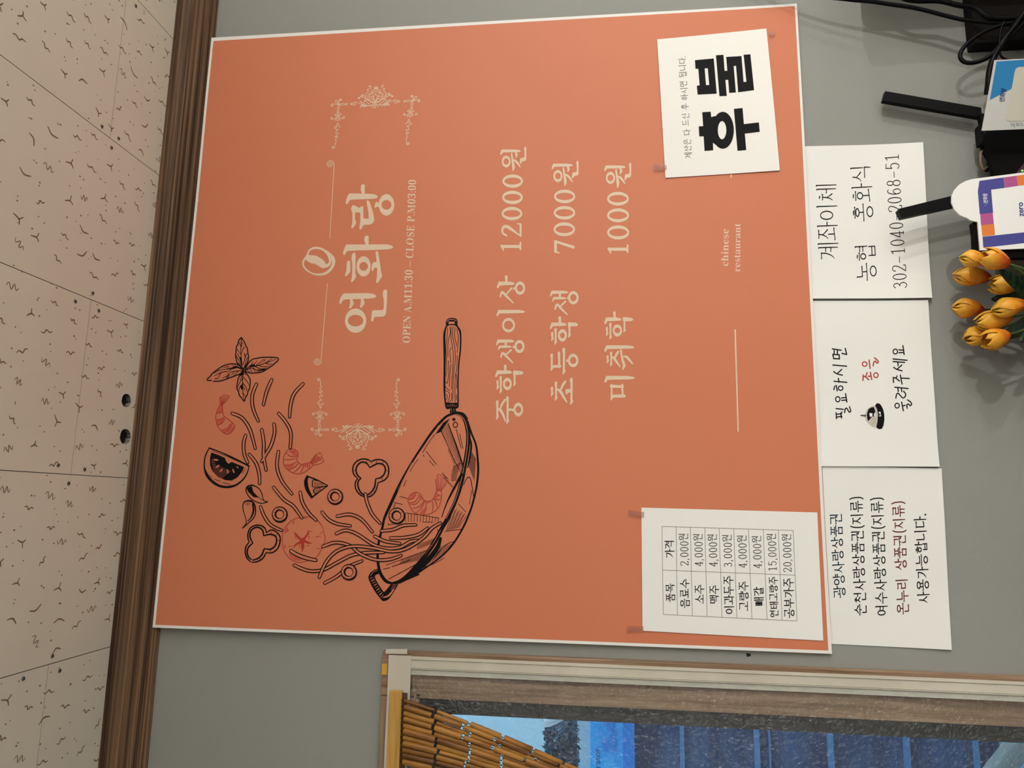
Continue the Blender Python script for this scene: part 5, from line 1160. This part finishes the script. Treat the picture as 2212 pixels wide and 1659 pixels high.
# seam piping on the border
mb = MB()
for x in (vx2 + .0015, vx2 + .0035, vx1 - .004): mb.tube([(x, yV - .0022 + .0005 * math.sin(37 * x + 11 * z), z) for z in np.linspace(zbt, vz2, 40)], .0009, 5)
mb.build('stitching', M['fabric'], cur, OG)
def vin():
    o = sheet('vinyl_film', WX0 - .02, vx3 + .001, zbt, vz2 + .001, 160, 160, yV + .001, .0011, M['vinyl'], th=.0004)
    return o
vin()
fl = [W(x, y, yV - .0028) for x, y in ((833, 1412), (833.5, 1402), (879, 1402), (879.5, 1413))]
MB().prism(fl, [p + np.array([0, .0008, 0]) for p in fl]).build('corner_flap', M['fabric'], cur, OG)
# ------------------------------------------------------------------ bamboo strand curtain on a wooden rail
yR = -.030
M['rail'] = wood('honey_rail', (.36, .19, .04), (.5, .28, .065), (.6, .36, .1), (6, 60, 60), .45)
BAM = [wood('bamboo_%s' % n_, a, b, c, (60, 60, 9), .4) for n_, a, b, c in (('gold', (.20, .085, .015), (.36, .165, .03), (.46, .23, .05)), ('tan', (.15, .06, .012), (.28, .12, .022), (.38, .18, .04)), ('burnt', (.06, .022, .006), (.17, .07, .014), (.30, .13, .026)))]
M['node'] = mat('dark_bead', (.02, .012, .008), .6)
A0 = W(842, 1492, yR); zr1 = Z_(838.5, 1560, yR); zr0 = Z_(866, 1560, yR)
rx1 = X_(850, 1492, yR)
bam = empty('bamboo_curtain', (rx1, yR, zr0), 'golden bamboo strand curtain hanging from a wooden rail over the window', 'bead curtain'); BO = (rx1, yR, zr0)
MB().box((WX0 - .04, yR - .0, zr0), (rx1, yV - .003, zr1), 0, .0015).build('rail', M['rail'], bam, BO)
MB().box((WX0 - .04, yR + .004, zr0 - .008), (rx1 - .004, yV - .003, zr0)).build('rail_batten', mat('dark_batten', (.09, .045, .02), .6), bam, BO)
rb = random.Random(5)
G0 = (1440, 1752)
for i in range(11):
    y0 = 1513.5 + 13.1 * i; x0 = 873.5 - i * .35
    dx, dy = G0[0] - x0, G0[1] + i * 4 - y0; Lp = math.hypot(dx, dy)
    def pt(s, i=i, x0=x0, y0=y0, dx=dx, dy=dy, Lp=Lp):
        f = s / Lp; return (x0 + dx * f, y0 + dy * (f ** 1.12), yR - .003 - .0035 * (i % 2) - .003 * math.sin(5 * f))
    st_o = None; s = 0.0; tubes = 0; parts = []
    while True:
        L = rb.uniform(60, 78); a, b = s, s + L; s = b + rb.uniform(4, 7)
        pa, pb = pt(a), pt(b)
        if a > Lp - 60: break
        A = W(*pa); B = W(*pb); r = rb.uniform(.0040, .0053) if rb.random() < .78 else .0031
        mb = MB(); pts = [A, A + (B - A) * .03, A + (B - A) * .5, A + (B - A) * .97, B]
        mb.tube(pts, [r * .86, r, r * 1.03, r, r * .86], 10, 0)
        ax = (B - A) / np.linalg.norm(B - A); mb.tube([B + ax * .0005, B + ax * .0042], .0009, 6, 1)
        parts.append((mb, BAM[rb.choice((0, 0, 0, 1, 1, 2))]))
    # the cord knot at the rail carries the strand
    K0 = W(*pt(-7)); K1 = W(*pt(2)); mb = MB(); mb.tube([K0, (K0 + K1) / 2 + np.array([0, -.0006, 0]), K1], [.0008, .0022, .001], 6)
    so = mb.build('strand', M['node'], bam, BO, smooth=True)
    for mb, mm in parts: mb.build('bamboo_tube', [mm, M['node']], so, BO, smooth=True)

# ------------------------------------------------------------------ across the lane
YO = 2.4
def OB(name, q, mat_, label, cat, Y=YO, th=.06, parent=None, og=None, kind=None):
    P = [W(x, y, Y) for x, y in q]; c = np.mean(P, axis=0) if og is None else og
    o = MB().prism(P, [p + np.array([0, th, 0]) for p in P]).build(name, mat_, parent, c)
    return o
M['opale'] = mat('pale_render', (.62, .74, .74), .8); M['onavy'] = mat('navy_panel', (.014, .045, .105), .5, mix=((.04, .10, .2), (3, 3, 9), .4, .66)); M['oslat'] = mat('grey_blue_slat', (.10, .25, .42), .5)
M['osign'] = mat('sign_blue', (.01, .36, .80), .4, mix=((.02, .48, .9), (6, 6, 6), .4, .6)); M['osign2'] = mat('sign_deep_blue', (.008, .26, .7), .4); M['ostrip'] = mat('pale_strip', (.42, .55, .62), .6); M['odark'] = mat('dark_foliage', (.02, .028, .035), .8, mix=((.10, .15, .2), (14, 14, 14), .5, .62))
o1 = W(1420, 1600, YO)
bld = empty('shop_building', tuple(o1), 'blue shop front across the lane seen through the window', 'building'); OG2 = tuple(o1)
def ox(x): return Z_(x, 1620, YO)
xa, xb = -5.5, 1.2
def oband(name, z0, z1, m, y=YO, th=.1, x0=xa, x1=xb, parent=bld):
    return MB().box((x0, y, z0), (x1, y + th, z1), 0).build(name, m, parent, OG2)
oband('upper_wall', ox(1174), ox(700), M['opale'], YO + .1)
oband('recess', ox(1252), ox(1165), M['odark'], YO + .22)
oband('ledge', ox(1276), ox(1247), M['ostrip'], YO - .02)
sg = oband('sign_board', ox(1368), ox(1275.5), M['osign'], YO - .03, .1)
oband('sign_edge', ox(1370), ox(1345), M['osign2'], YO - .034, .02)
oband('shutter', ox(2900), ox(1368), M['onavy'], YO + .06)
for x, h in ((1476, 4.5), (1640, 5.5), (1668, 1.5), (1801, 6), (1968, 6), (2120, 5)):
    oband('shutter_slat', ox(x + h), ox(x - h), M['oslat'], YO + .04, .03)
k = Ink(Surf((0, YO - .031, 0), (0, -1, 0)), eps=.001).at((1060, 1500, 5.53))
k.poly([(1500, 340), (1345, 340), (1345, 365), (1390, 380), (1392, 430), (1430, 440), (1440, 480), (1390, 520), (1340, 570), (1335, 620), (1350, 660), (1385, 690), (1410, 640), (1450, 660), (1490, 690), (1508, 690)])
k.mi = 1; fontline(k, 'erator', (1060 + 1310 / 5.53, 1500 + 935 / 5.53), (1060 + 1302 / 5.53, 1500 + 640 / 5.53), 9.5)
k.build('sign_lettering', [M['osign2'], mat('sign_navy', (.02, .09, .3), .5)], bld, OG2)
# pale lamp cover hanging in the recess, and foliage
c = W(1186, 1562, YO - .8); mb = MB(); mb.tube([c + np.array([0, 0, .018]), c + np.array([.004, 0, .0]), c + np.array([.012, 0, -.03]), c + np.array([.018, 0, -.055])], [.016, .017, .012, .004], 10)
mb.build('hanging_cover', mat('pale_cover', (.8, .8, .74), .5), bld, OG2, smooth=True)['label'] = 'pale hanging lamp cover'
rf = random.Random(4); mb = MB(); c0 = W(1218, 1640, YO - .4)
for i in range(900):
    a = W(rf.uniform(1176, 1250), rf.uniform(1556, 1760), YO + rf.uniform(-.5, -.3)); d1 = np.array([rf.uniform(-1, 1), rf.uniform(-1, 1), rf.uniform(-1, 1)]); d1 /= np.linalg.norm(d1); d2 = np.cross(d1, [rf.uniform(-1, 1), .3, .2]); d2 /= np.linalg.norm(d2) + 1e-9; s = rf.uniform(.008, .022)
    mb.add([a - d1 * s, a + d2 * s * .35, a + d1 * s, a - d2 * s * .35], [(0, 1, 2, 3)])
M['leafo'] = mat('dark_leaf', (.025, .05, .07), .4, mix=((.16, .24, .32), (10, 10, 10), .5, .7))
tag(mb.build('shrub', M['leafo'], None, c0), 'dark leafy shrub under the pale wall outside', 'shrub')
p0 = W(2150, 1675, 1.2); p1 = W(2240, 1560, 1.2)
tag(MB().tube([p0 + (p0 - p1) * 4, p0, p1, p1 + (p1 - p0) * 6], .035, 10).build('slanting_pole', mat('tan_pole', (.32, .32, .28), .6), None, p0, smooth=True), 'tan slanting pole outside at the lower corner of the window', 'pole')
ZL = ox(2175)
tag(MB().box((-6, TH, ZL - .1), (3, 9, ZL)).build('lane_ground', mat('lane', (.3, .4, .5), .9)), 'lane outside the window', 'ground', kind='structure')
# ------------------------------------------------------------------ counter below the photo's edge, it carries the things that stand there
ZT = 0.64
M['counter'] = mat('counter_top', (.12, .10, .085), .45)
ctr = empty('counter', (.6, -.25, 0), 'counter against the wall under the notices', 'counter')
MB().box((-.2, -.5, ZT - .03), (1.7, -.001, ZT), 0, .003).build('worktop', M['counter'], ctr, (.6, -.25, 0))
MB().box((-.18, -.46, 0), (1.68, -.002, ZT - .03)).build('body', M['room'], ctr, (.6, -.25, 0))

# ------------------------------------------------------------------ router with two paddle aerials
t5c = (1880, 0, 5.53); t6c = (1880, 280, 5.925); t7c = (2080, 100, 5.925)
RO = (.6, -.06, ZT)
rt = empty('router', RO, 'black router with two flat aerials on the counter against the wall', 'router')
zr = .775
e1 = Wz(2126, 290, zr); e2 = Wz(2147, 378, zr)
dr = (e2 - e1); dr[2] = 0; dr /= np.linalg.norm(dr); nr = np.array([-dr[1], dr[0], 0]); nr = nr if nr[1] > 0 else -nr
f0 = e1 - dr * .045; f1 = e1 + dr * .20
def rbox(name, a, b, dep, z0, z1, m, back=0.0, th_=None):
    q = [a + nr * back, b + nr * back, b + nr * (back + dep), a + nr * (back + dep)]
    return MB().prism([np.array([p[0], p[1], z1]) for p in q], [np.array([p[0], p[1], z0]) for p in q]).build(name, m, rt, RO)
rbox('case', f0, f1, .010, ZT, zr, M['matte'])
MB().box((e1[0] - .012, e1[1] - .0, zr - .05), (e1[0] + .026, min(e1[1] + .03, -.004), zr + .001), 0, .004).build('aerial_hinge', M['plastic'], rt, RO)
M['vent'] = mat('vent_purple_brown', (.07, .03, .032), .6, mix=((.012, .008, .008), (420, 420, 420), .45, .55))
FS = Surf(e1 - nr * .0004, -nr)
vp = [FS.hit(*p) for p in ((2192, 378), (2212, 352), (2228, 346), (2228, 378))]
MB().prism(vp, [p + nr * .0006 for p in vp]).build('vent_grille', M['vent'], rt, RO)
m = mat('status_light_green', (.1, .5, .1), .4); m.node_tree.nodes['Principled BSDF'].inputs['Emission Color'].default_value = (.3, 1, .2, 1); m.node_tree.nodes['Principled BSDF'].inputs['Emission Strength'].default_value = 1.2
c = FS.hit(2208, 369); MB().box(c - .0012, c + .0012).build('status_light', m, rt, RO)
for q, Y in (([(180, 1088), (150, 1200), (1335, 1405), (1325, 1285)], -.026), ):
    P = [W(x, y, Y) for x, y in cv(t5c, q)]
    MB().prism(P, [p + np.array([0, .010, 0]) for p in P]).build('aerial', M['plastic'], rt, RO)
q = [(368, 1012), (352, 1030), (400, 1132), (1500, 890), (1480, 740)]
P = [W(x, y, -.054) for x, y in cv(t6c, q)]
MB().prism(P, [p + np.array([0, .011, 0]) for p in P]).build('aerial', M['plastic'], rt, RO)
# the bracket under the second aerial
P0 = W(2112, 425, -.05); MB().box((P0[0] - .02, -.062, ZT), (P0[0] + .03, -.03, P0[2] - .004), 0, .003).build('aerial_hinge', M['plastic'], rt, RO)

# ------------------------------------------------------------------ cables
def cable(pts, rad, label, mm=None, T=None, name='cable', close=False):
    q = []
    for p in pts:
        x, y = (p[0], p[1]) if T is None else (T[0] + p[0] / T[2], T[1] + p[1] / T[2]); q.append(W(x, y, p[2]))
    q = catmull(q, 7); og = q[0]
    o = MB().tube(q, rad, 10).build(name, mm or M['plastic'], None, og, smooth=True)
    return tag(o, label, 'cable')
cable([(-1700, -420, -.03), (-800, -90, -.036), (-280, -8, -.043), (0, 18, -.046), (220, 50, -.048), (480, 87, -.05), (680, 130, -.05), (900, 188, -.05), (1150, 243, -.052), (1500, 275, -.055), (1700, 290, -.058), (2100, 330, -.06)], .0036, 'lower straight black cable entering the wires tangle from the top edge', T=t5c)
cable([(200, -130, -.05), (400, -20, -.052), (580, 10, -.055), (830, 12, -.056), (1050, 62, -.058), (1250, 100, -.058), (1370, 185, -.06), (1480, 215, -.06), (1700, 215, -.062), (2100, 150, -.064)], .0046, 'wavy black cable above the straight one at the top edge', T=t5c)
cable([(2000, 130, -.06), (1780, 250, -.06), (1560, 305, -.06), (1350, 385, -.056), (1160, 520, -.052), (1075, 640, -.05), (1100, 725, -.05), (1200, 752, -.051), (1350, 715, -.054), (1480, 620, -.058), (1590, 480, -.062), (1720, 320, -.066), (1860, 120, -.07)], .0037, 'black cable bent into a big loop beside the blue card', T=t5c)
cable([(1900, 60, -.066), (1780, 220, -.064), (1660, 400, -.062), (1550, 560, -.06), (1470, 700, -.06), (1425, 850, -.058), (1410, 1000, -.056), (1395, 1130, -.05)], .0052, 'thick black cable running down from the tangle to the router', T=t5c)
cable([(1600, 260, -.068), (1560, 350, -.066), (1545, 470, -.064), (1545, 600, -.062), (1570, 680, -.06), (1650, 720, -.058)], .0019, 'thin black wire hanging between the loop and the blue card', T=t5c)
cable([(1720, 260, -.058), (1680, 420, -.056), (1600, 530, -.056), (1640, 470, -.06), (1780, 330, -.06), (1900, 200, -.06)], .0045, 'short doubled black cable inside the tangle', T=t5c)
M['strap'] = mat('brown_band', (.20, .14, .095), .6)
cable([(300, 1330, -.03), (238, 1350, -.032), (225, 1440, -.034), (240, 1530, -.036), (268, 1580, -.036), (300, 1555, -.036), (370, 1520, -.038)], .0024, 'brown looped band tucked behind the router', M['strap'], t7c, 'looped_band')
cable([(330, 1170, -.03), (270, 1220, -.03), (245, 1310, -.03), (290, 1400, -.032), (330, 1480, -.034), (300, 1600, -.034)], .0032, 'short black cable behind the router next to the brown band', T=t7c)
# dark block on the wall, standing in for the near-black shadow in the corner
q0 = W(2107, 93, -.03); M['dshade'] = mat('shade_dark_brown', (.009, .0065, .0055), .7, spec=.1)
db = MB().box((q0[0], -.03, ZT + .0), (1.25, 0, q0[2] - .0), 0, .002).build('shade_block', M['dshade'], None, (1.0, -.015, ZT)); tag(db, 'dark block in place of the shadow behind the tangled cables at the top right corner', 'box')

# unseen block just right of the view, added to cast soft shadows on the wall
mo = empty('shadow_caster', (1.15, -.13, ZT), 'unseen black shadow caster added on the counter right of the cables', 'shadow_caster')
MB().box((.985, -.15, ZT + .05), (1.36, -.11, ZT + .34), 0, .008).build('shadow_panel', M['matte'], mo, (1.15, -.13, ZT))
MB().box((1.10, -.14, ZT), (1.2, -.08, ZT + .06), 0, .003).build('foot', M['matte'], mo, (1.15, -.13, ZT))
# ------------------------------------------------------------------ card stands
A = W(2122, 282.4, -.10); B = Wz(2149.6, 129.8, A[2])
bs = plane3(A, B, A + np.array([0, 0, -.1])); dn = np.array([0, 0, -1.0]); zc = ZT + .002
C_ = [A, B, np.array([B[0], B[1], zc]), np.array([A[0], A[1], zc])]
M['card'] = mat('card_white', (.80, .80, .775), .35); M['cblue'] = mat('card_blue', (.045, .30, .66), .35); M['ccream'] = mat('card_cream', (.80, .77, .66), .4); M['cnavy'] = mat('card_navy', (.01, .02, .12), .4); M['cgrey'] = mat('card_grey', (.45, .45, .45), .4)
OG3 = (A[0], A[1], ZT)
cd = empty('payment_card_stand', OG3, 'white and sky blue payment card stand leaning among the cables', 'card stand')
MB().prism(C_, [p - bs.n * .003 for p in C_]).build('card', M['card'], cd, OG3)
fo = [C_[3] - bs.n * .003, C_[2] - bs.n * .003]
MB().prism([fo[0], fo[1], fo[1] - bs.n * .04, fo[0] - bs.n * .04], [p + np.array([0, 0, -.002]) for p in (fo[0], fo[1], fo[1] - bs.n * .04, fo[0] - bs.n * .04)]).build('foot', M['card'], cd, OG3)
k = Ink(bs, eps=.0003).at(t5c); k.poly([(1507, 735), (2300, 682), (2300, 775), (1770, 800), (1735, 820), (1720, 870), (1688, 1058), (1427, 1192)]); k.build('blue_corner', M['cblue'], cd, OG3)
k = Ink(bs, eps=.0004).at(t5c); k.poly([(2300, 770), (1775, 801), (1740, 818), (1724, 868), (1618, 1395), (1626, 1432), (1665, 1446), (2300, 1425)]); k.build('cream_panel', M['ccream'], cd, OG3)
k = Ink(bs, eps=.0005); fontline(k, '연화랑', (2080 + 522 / 5.925, 100 + 712 / 5.925), (2080 + 549 / 5.925, 100 + 540 / 5.925), 10.5, offset=.012); k.build('lettering', M['cnavy'], cd, OG3)
k = Ink(bs, eps=.0005); fontline(k, 'chak', (2080 + 865 / 5.925, 100 + 972 / 5.925), (2080 + 597 / 5.925, 100 + 982 / 5.925), 9.8); k.build('upside_down_lettering', M['cgrey'], cd, OG3, 'grey upside down lettering')

A = W(2117, 541, -.12); B = W(2104.5, 387, -.1215)
ps = plane3(A, B, A + np.array([0, 0, -.1])); OG4 = (A[0], A[1], ZT)
M['violet'] = mat('card_violet', (.065, .065, .27), .35); M['magenta'] = mat('card_magenta', (.42, .09, .26), .35); M['corange'] = mat('card_orange', (.72, .20, .045), .35); M['cyan'] = mat('card_cyan', (.1, .55, .7), .4)
pc = empty('pay_sign_stand', OG4, 'violet pay sign with a white rounded top and checkered magenta and orange border', 'card stand')
def clipz(q): return q
ol = [(1405, 1545), (1375, 1180), (1335, 1172), (1285, 1160), (1245, 1132), (1150, 1095), (1080, 1025), (1042, 935), (1044, 850), (1078, 770), (1140, 702), (1220, 657), (1290, 636), (1345, 626), (1967, 548)]
P = [ps.hit(*p) for p in cv(t6c, ol)]; rgt = ps.hit(*cv(t6c, [(1967, 548)])[0]); lft = P[0]
P += [np.array([rgt[0], rgt[1], ZT + .003]), np.array([lft[0] + .004, lft[1], ZT + .003])]
MB().prism(P, [p - ps.n * .003 for p in P]).build('sign_plate', M['card'], pc, OG4)
bq = [ps.hit(*p) - ps.n * .0045 for p in cv(t6c, [(1330, 1175), (1352, 1330), (1362, 1560), (1366, 1640), (1500, 700)])]
bq = [bq[0], bq[1], bq[2], bq[3], np.array([bq[3][0], bq[3][1], ZT]), np.array([rgt[0], rgt[1] + .004, ZT]), np.array([rgt[0] - .01, rgt[1] + .004, rgt[2] - .03])]
MB().prism(bq, [p - ps.n * .012 for p in bq]).build('backing_board', M['matte'], pc, OG4)
k = Ink(ps, eps=.0003).at(t6c); k.poly([(1395, 657), (1705, 613), (1718, 745), (1545, 768), (1570, 1062), (1400, 1082), (1375, 790)]); k.build('violet_print', M['violet'], pc, OG4); k = Ink(ps, eps=.0003).at(t6c); k.poly([(1435, 1372), (1957, 1316), (2300, 1280), (2300, 1420), (1962, 1452), (1445, 1511)]); k.build('violet_print', M['violet'], pc, OG4)
k = Ink(ps, eps=.0003).at(t6c); k.poly([(1707, 613), (1870, 590), (1890, 718), (1720, 745)]); k.build('magenta_print', M['magenta'], pc, OG4); k = Ink(ps, eps=.0003).at(t6c); k.poly([(1405, 1082), (1566, 1064), (1580, 1206), (1416, 1221)]); k.build('magenta_print', M['magenta'], pc, OG4)
k = Ink(ps, eps=.0003).at(t6c); k.poly([(1872, 590), (2300, 535), (2300, 662), (1892, 718)]); k.build('orange_print', M['corange'], pc, OG4); k = Ink(ps, eps=.0003).at(t6c); k.poly([(1418, 1222), (1581, 1208), (1596, 1346), (1432, 1366)]); k.build('orange_print', M['corange'], pc, OG4)
k = Ink(ps, eps=.0004); fontline(k, '연화랑', cv(t6c, [(1500, 938)])[0], cv(t6c, [(1490, 815)])[0], 9, offset=.01); k.build('lettering', M['card'], pc, OG4)
k = Ink(ps, eps=.0004); fontline(k, 'zero', cv(t6c, [(1962, 1110)])[0], cv(t6c, [(1948, 930)])[0], 8.5, offset=.02); k.build('blue_lettering', M['violet'], pc, OG4)
k = Ink(ps, eps=.0004).at(t6c); k.ell((1488, 948), (8, 7)); k.ell((1471, 971), (6, 6)); k.build('cyan_dots', M['cyan'], pc, OG4)

# ------------------------------------------------------------------ tulips
def petal_mat(nm, a, b, c):
    m = bpy.data.materials.new(nm); m.use_nodes = True; nt = m.node_tree; bs_ = nt.nodes['Principled BSDF']; bs_.inputs['Roughness'].default_value = .42; bs_.inputs['Specular IOR Level'].default_value = .35
    tc = nt.nodes.new('ShaderNodeTexCoord'); sp = nt.nodes.new('ShaderNodeSeparateXYZ'); nz = nt.nodes.new('ShaderNodeTexNoise'); nz.inputs['Scale'].default_value = 70; nz.inputs['Detail'].default_value = 5
    ad = nt.nodes.new('ShaderNodeMath'); ad.operation = 'MULTIPLY_ADD'; ad.inputs[1].default_value = .75; ad.inputs[2].default_value = -.38
    ad.inputs[1].default_value = 1.05; ad.inputs[2].default_value = -.53; a2 = nt.nodes.new('ShaderNodeMath'); a2.operation = 'ADD'; cr = nt.nodes.new('ShaderNodeValToRGB'); e = cr.color_ramp.elements
    e[0].position = .08; e[0].color = (*a, 1); e[1].position = .85; e[1].color = (*c, 1); k = e.new(.42); k.color = (*b, 1)
    nt.links.new(tc.outputs['Generated'], sp.inputs[0]); nt.links.new(tc.outputs['Object'], nz.inputs[0]); nt.links.new(nz.outputs[0], ad.inputs[0]); nt.links.new(ad.outputs[0], a2.inputs[0]); nt.links.new(sp.outputs['Z'], a2.inputs[1]); nt.links.new(a2.outputs[0], cr.inputs[0]); nt.links.new(cr.outputs[0], bs_.inputs['Base Color'])
    bp = nt.nodes.new('ShaderNodeBump'); bp.inputs['Strength'].default_value = .25; bp.inputs['Distance'].default_value = .002; nt.links.new(nz.outputs[0], bp.inputs['Height']); nt.links.new(bp.outputs[0], bs_.inputs['Normal'])
    return m
PM = [petal_mat('tulip_amber', (.62, .11, .012), (.74, .31, .022), (.76, .42, .04)), petal_mat('tulip_orange', (.58, .065, .01), (.73, .25, .02), (.75, .38, .035))]
M['stem'] = mat('tulip_stem', (.05, .085, .022), .5); M['leaf'] = mat('tulip_leaf_shade', (.006, .018, .007), .5, mix=((.016, .045, .016), (30, 30, 200), .4, .6))  # leaf green darkened to include the shade beneath the tulips
POT = np.array([.335, -.085, .70])
pot = MB(); prof = [(.0, ZT), (.034, ZT), (.046, .70), (.048, .712), (.042, .712), (.04, .70), (0, .698)]; n = 24; vs = []; fs = []
for r, z in prof: vs += [(POT[0] + r * math.cos(6.2832 * i / n), POT[1] + r * math.sin(6.2832 * i / n), z) for i in range(n)]
for j in range(len(prof) - 1): fs += [(j * n + i, j * n + (i + 1) % n, (j + 1) * n + (i + 1) % n, (j + 1) * n + i) for i in range(n)]
pot.add(vs, fs); tag(pot.build('flower_pot', M['matte'], None, (POT[0], POT[1], ZT), smooth=True), 'small black pot holding the orange tulips on the counter', 'pot')
def petal(base, ax, e1_, e2_, L, Rm, phi, hw, tipr, rs, curl):
    nu, nt_ = 8, 10; g = []
    for side in (0, 1):
        for j in range(nt_ + 1):
            t = j / nt_; r0 = Rm * rs * (math.sin(math.pi * min(1, (.04 + t * .62))) ** .62)
            if t > .55: s = (t - .55) / .45; r0 = r0 * (1 - s * s) + Rm * rs * tipr * s * s
            wdt = hw * max(0.02, math.sin(math.pi * (.16 + .84 * t))) ** .62 if t > .3 else hw * (.75 + .25 * t / .3)
            for i in range(nu + 1):
                u = -1 + 2 * i / nu; a = phi + u * wdt; r = r0 * (1 + curl * u * u) - side * .0008
                g.append(base + ax * (L * (t - .05 * u * u * t)) + (e1_ * math.cos(a) + e2_ * math.sin(a)) * max(r, .0005))
    q = nu + 1; fs = [(j * q + i, j * q + i + 1, (j + 1) * q + i + 1, (j + 1) * q + i) for j in range(nt_) for i in range(nu)]; nb = q * (nt_ + 1)
    fs += [tuple(nb + x for x in reversed(f)) for f in fs]
    rim = [(i + 1, i) for i in range(nu)] + [(j * q, (j + 1) * q) for j in range(nt_)] + [(nt_ * q + i, nt_ * q + i + 1) for i in range(nu)] + [((j + 1) * q + nu, j * q + nu) for j in range(nt_)]
    return g, fs + [(a, b, b + nb, a + nb) for a, b in rim]
TU = [((2072, 556), (2133, 562), 18.5, -.135, .18, 0.3, 0, 'closed tulip highest on the photo, half tucked behind the one under the violet sign corner'),
      ((2117, 550), (2180, 571), 23, -.150, .62, 1.2, 1, 'open tulip touching the corner of the violet pay sign'),
      ((2057, 594), (2139, 600), 21.5, -.048, .12, 2.0, 1, 'long closed tulip with a pointed tip over a black shadow'),
      ((2137, 613), (2201, 618), 21.5, -.085, .55, 1.7, 0, 'small tulip with a dark open mouth beneath the pointed one'),
      ((2055, 664), (2123, 668), 22, -.046, .12, .9, 1, 'lone closed tulip in the middle reaching farthest toward the paper'),
      ((2142, 672), (2216, 655), 22, -.105, .2, .2, 0, 'plump yellow tulip cut by the right edge of the photo'),
      ((2105, 698), (2186, 684), 22, -.082, .3, 1.4, 0, 'tulip with cupped outer petals below the plump yellow one'),
      ((2083, 734), (2138, 716), 21.5, -.055, .32, 2.4, 0, 'tulip lying behind the lowest open one'),
      ((2122, 740), (2180, 722), 23.5, -.09, .6, 1.0, 1, 'lowest tulip, open and showing its throat')]
for tip, bs0, rp, Y, tr, ph, mi, lab in TU:
    a = W(*tip, Y); b = W(*bs0, Y); L = np.linalg.norm(a - b); ax = (a - b) / L
    vdir = ray(*bs0); e1_ = np.cross(ax, vdir); e1_ /= np.linalg.norm(e1_); e2_ = np.cross(ax, e1_)
    Rm = np.linalg.norm(W(bs0[0], bs0[1] + rp, Y) - b)
    o = empty('tulip', (POT[0], POT[1], POT[2]), lab, 'tulip', 'orange tulips in the pot')
    for kx in range(6):
        out = kx < 3; g, f = petal(b, ax, e1_, e2_, L * (1.0 if out else .95), Rm, ph + kx * 2.0944 + (0 if out else 1.0472), 1.12 if out else 1.1, tr + (.06 if out else 0), 1.0 if out else .93, .05 if out else -.02)
        link('petal', g, f, PM[mi], o, tuple(POT), smooth=True)
    tg = POT + np.array([random.uniform(-.012, .012), random.uniform(-.012, .012), .0])
    sp = catmull([b + ax * .004, b - ax * .025, (b + tg) / 2 + np.array([0, -.004, -.01]), tg], 5)
    MB().tube(sp, .0021, 8).build('stem', M['stem'], o, tuple(POT), smooth=True)
    # one long blade, broadened to fill in the dark shade behind the heads
    n = 9; g = []; bow = random.uniform(-.012, .012); sd = np.array([random.choice((-1, 1)) * .013, -.006, 0]); q = catmull([tg, (tg + b) / 2 + sd, b - ax * .012 + sd * 1.3], 5); n = len(q)
    for side in (0, 1):
        for i, p in enumerate(q):
            wd = .014 * math.sin(math.pi * min(.98, .12 + .86 * i / (n - 1))) + .0004
            g += [p + e1_ * wd + np.array([0, .002 + side * .0006, 0]), p + np.array([0, side * .0006, 0]), p - e1_ * wd + np.array([0, .002 + side * .0006, 0])]
    fs = []
    for i in range(n - 1):
        for s in (0, 1): fs.append((i * 3 + s, i * 3 + s + 1, i * 3 + s + 4, i * 3 + s + 3))
    nb = 3 * n; fs += [tuple(nb + x for x in reversed(f)) for f in fs]
    for i in range(n - 1): fs += [(i * 3, i * 3 + 3, i * 3 + 3 + nb, i * 3 + nb), (i * 3 + 5, i * 3 + 2, i * 3 + 2 + nb, i * 3 + 5 + nb)]
    link('leaf', g, fs, M['leaf'], o, tuple(POT), smooth=True)
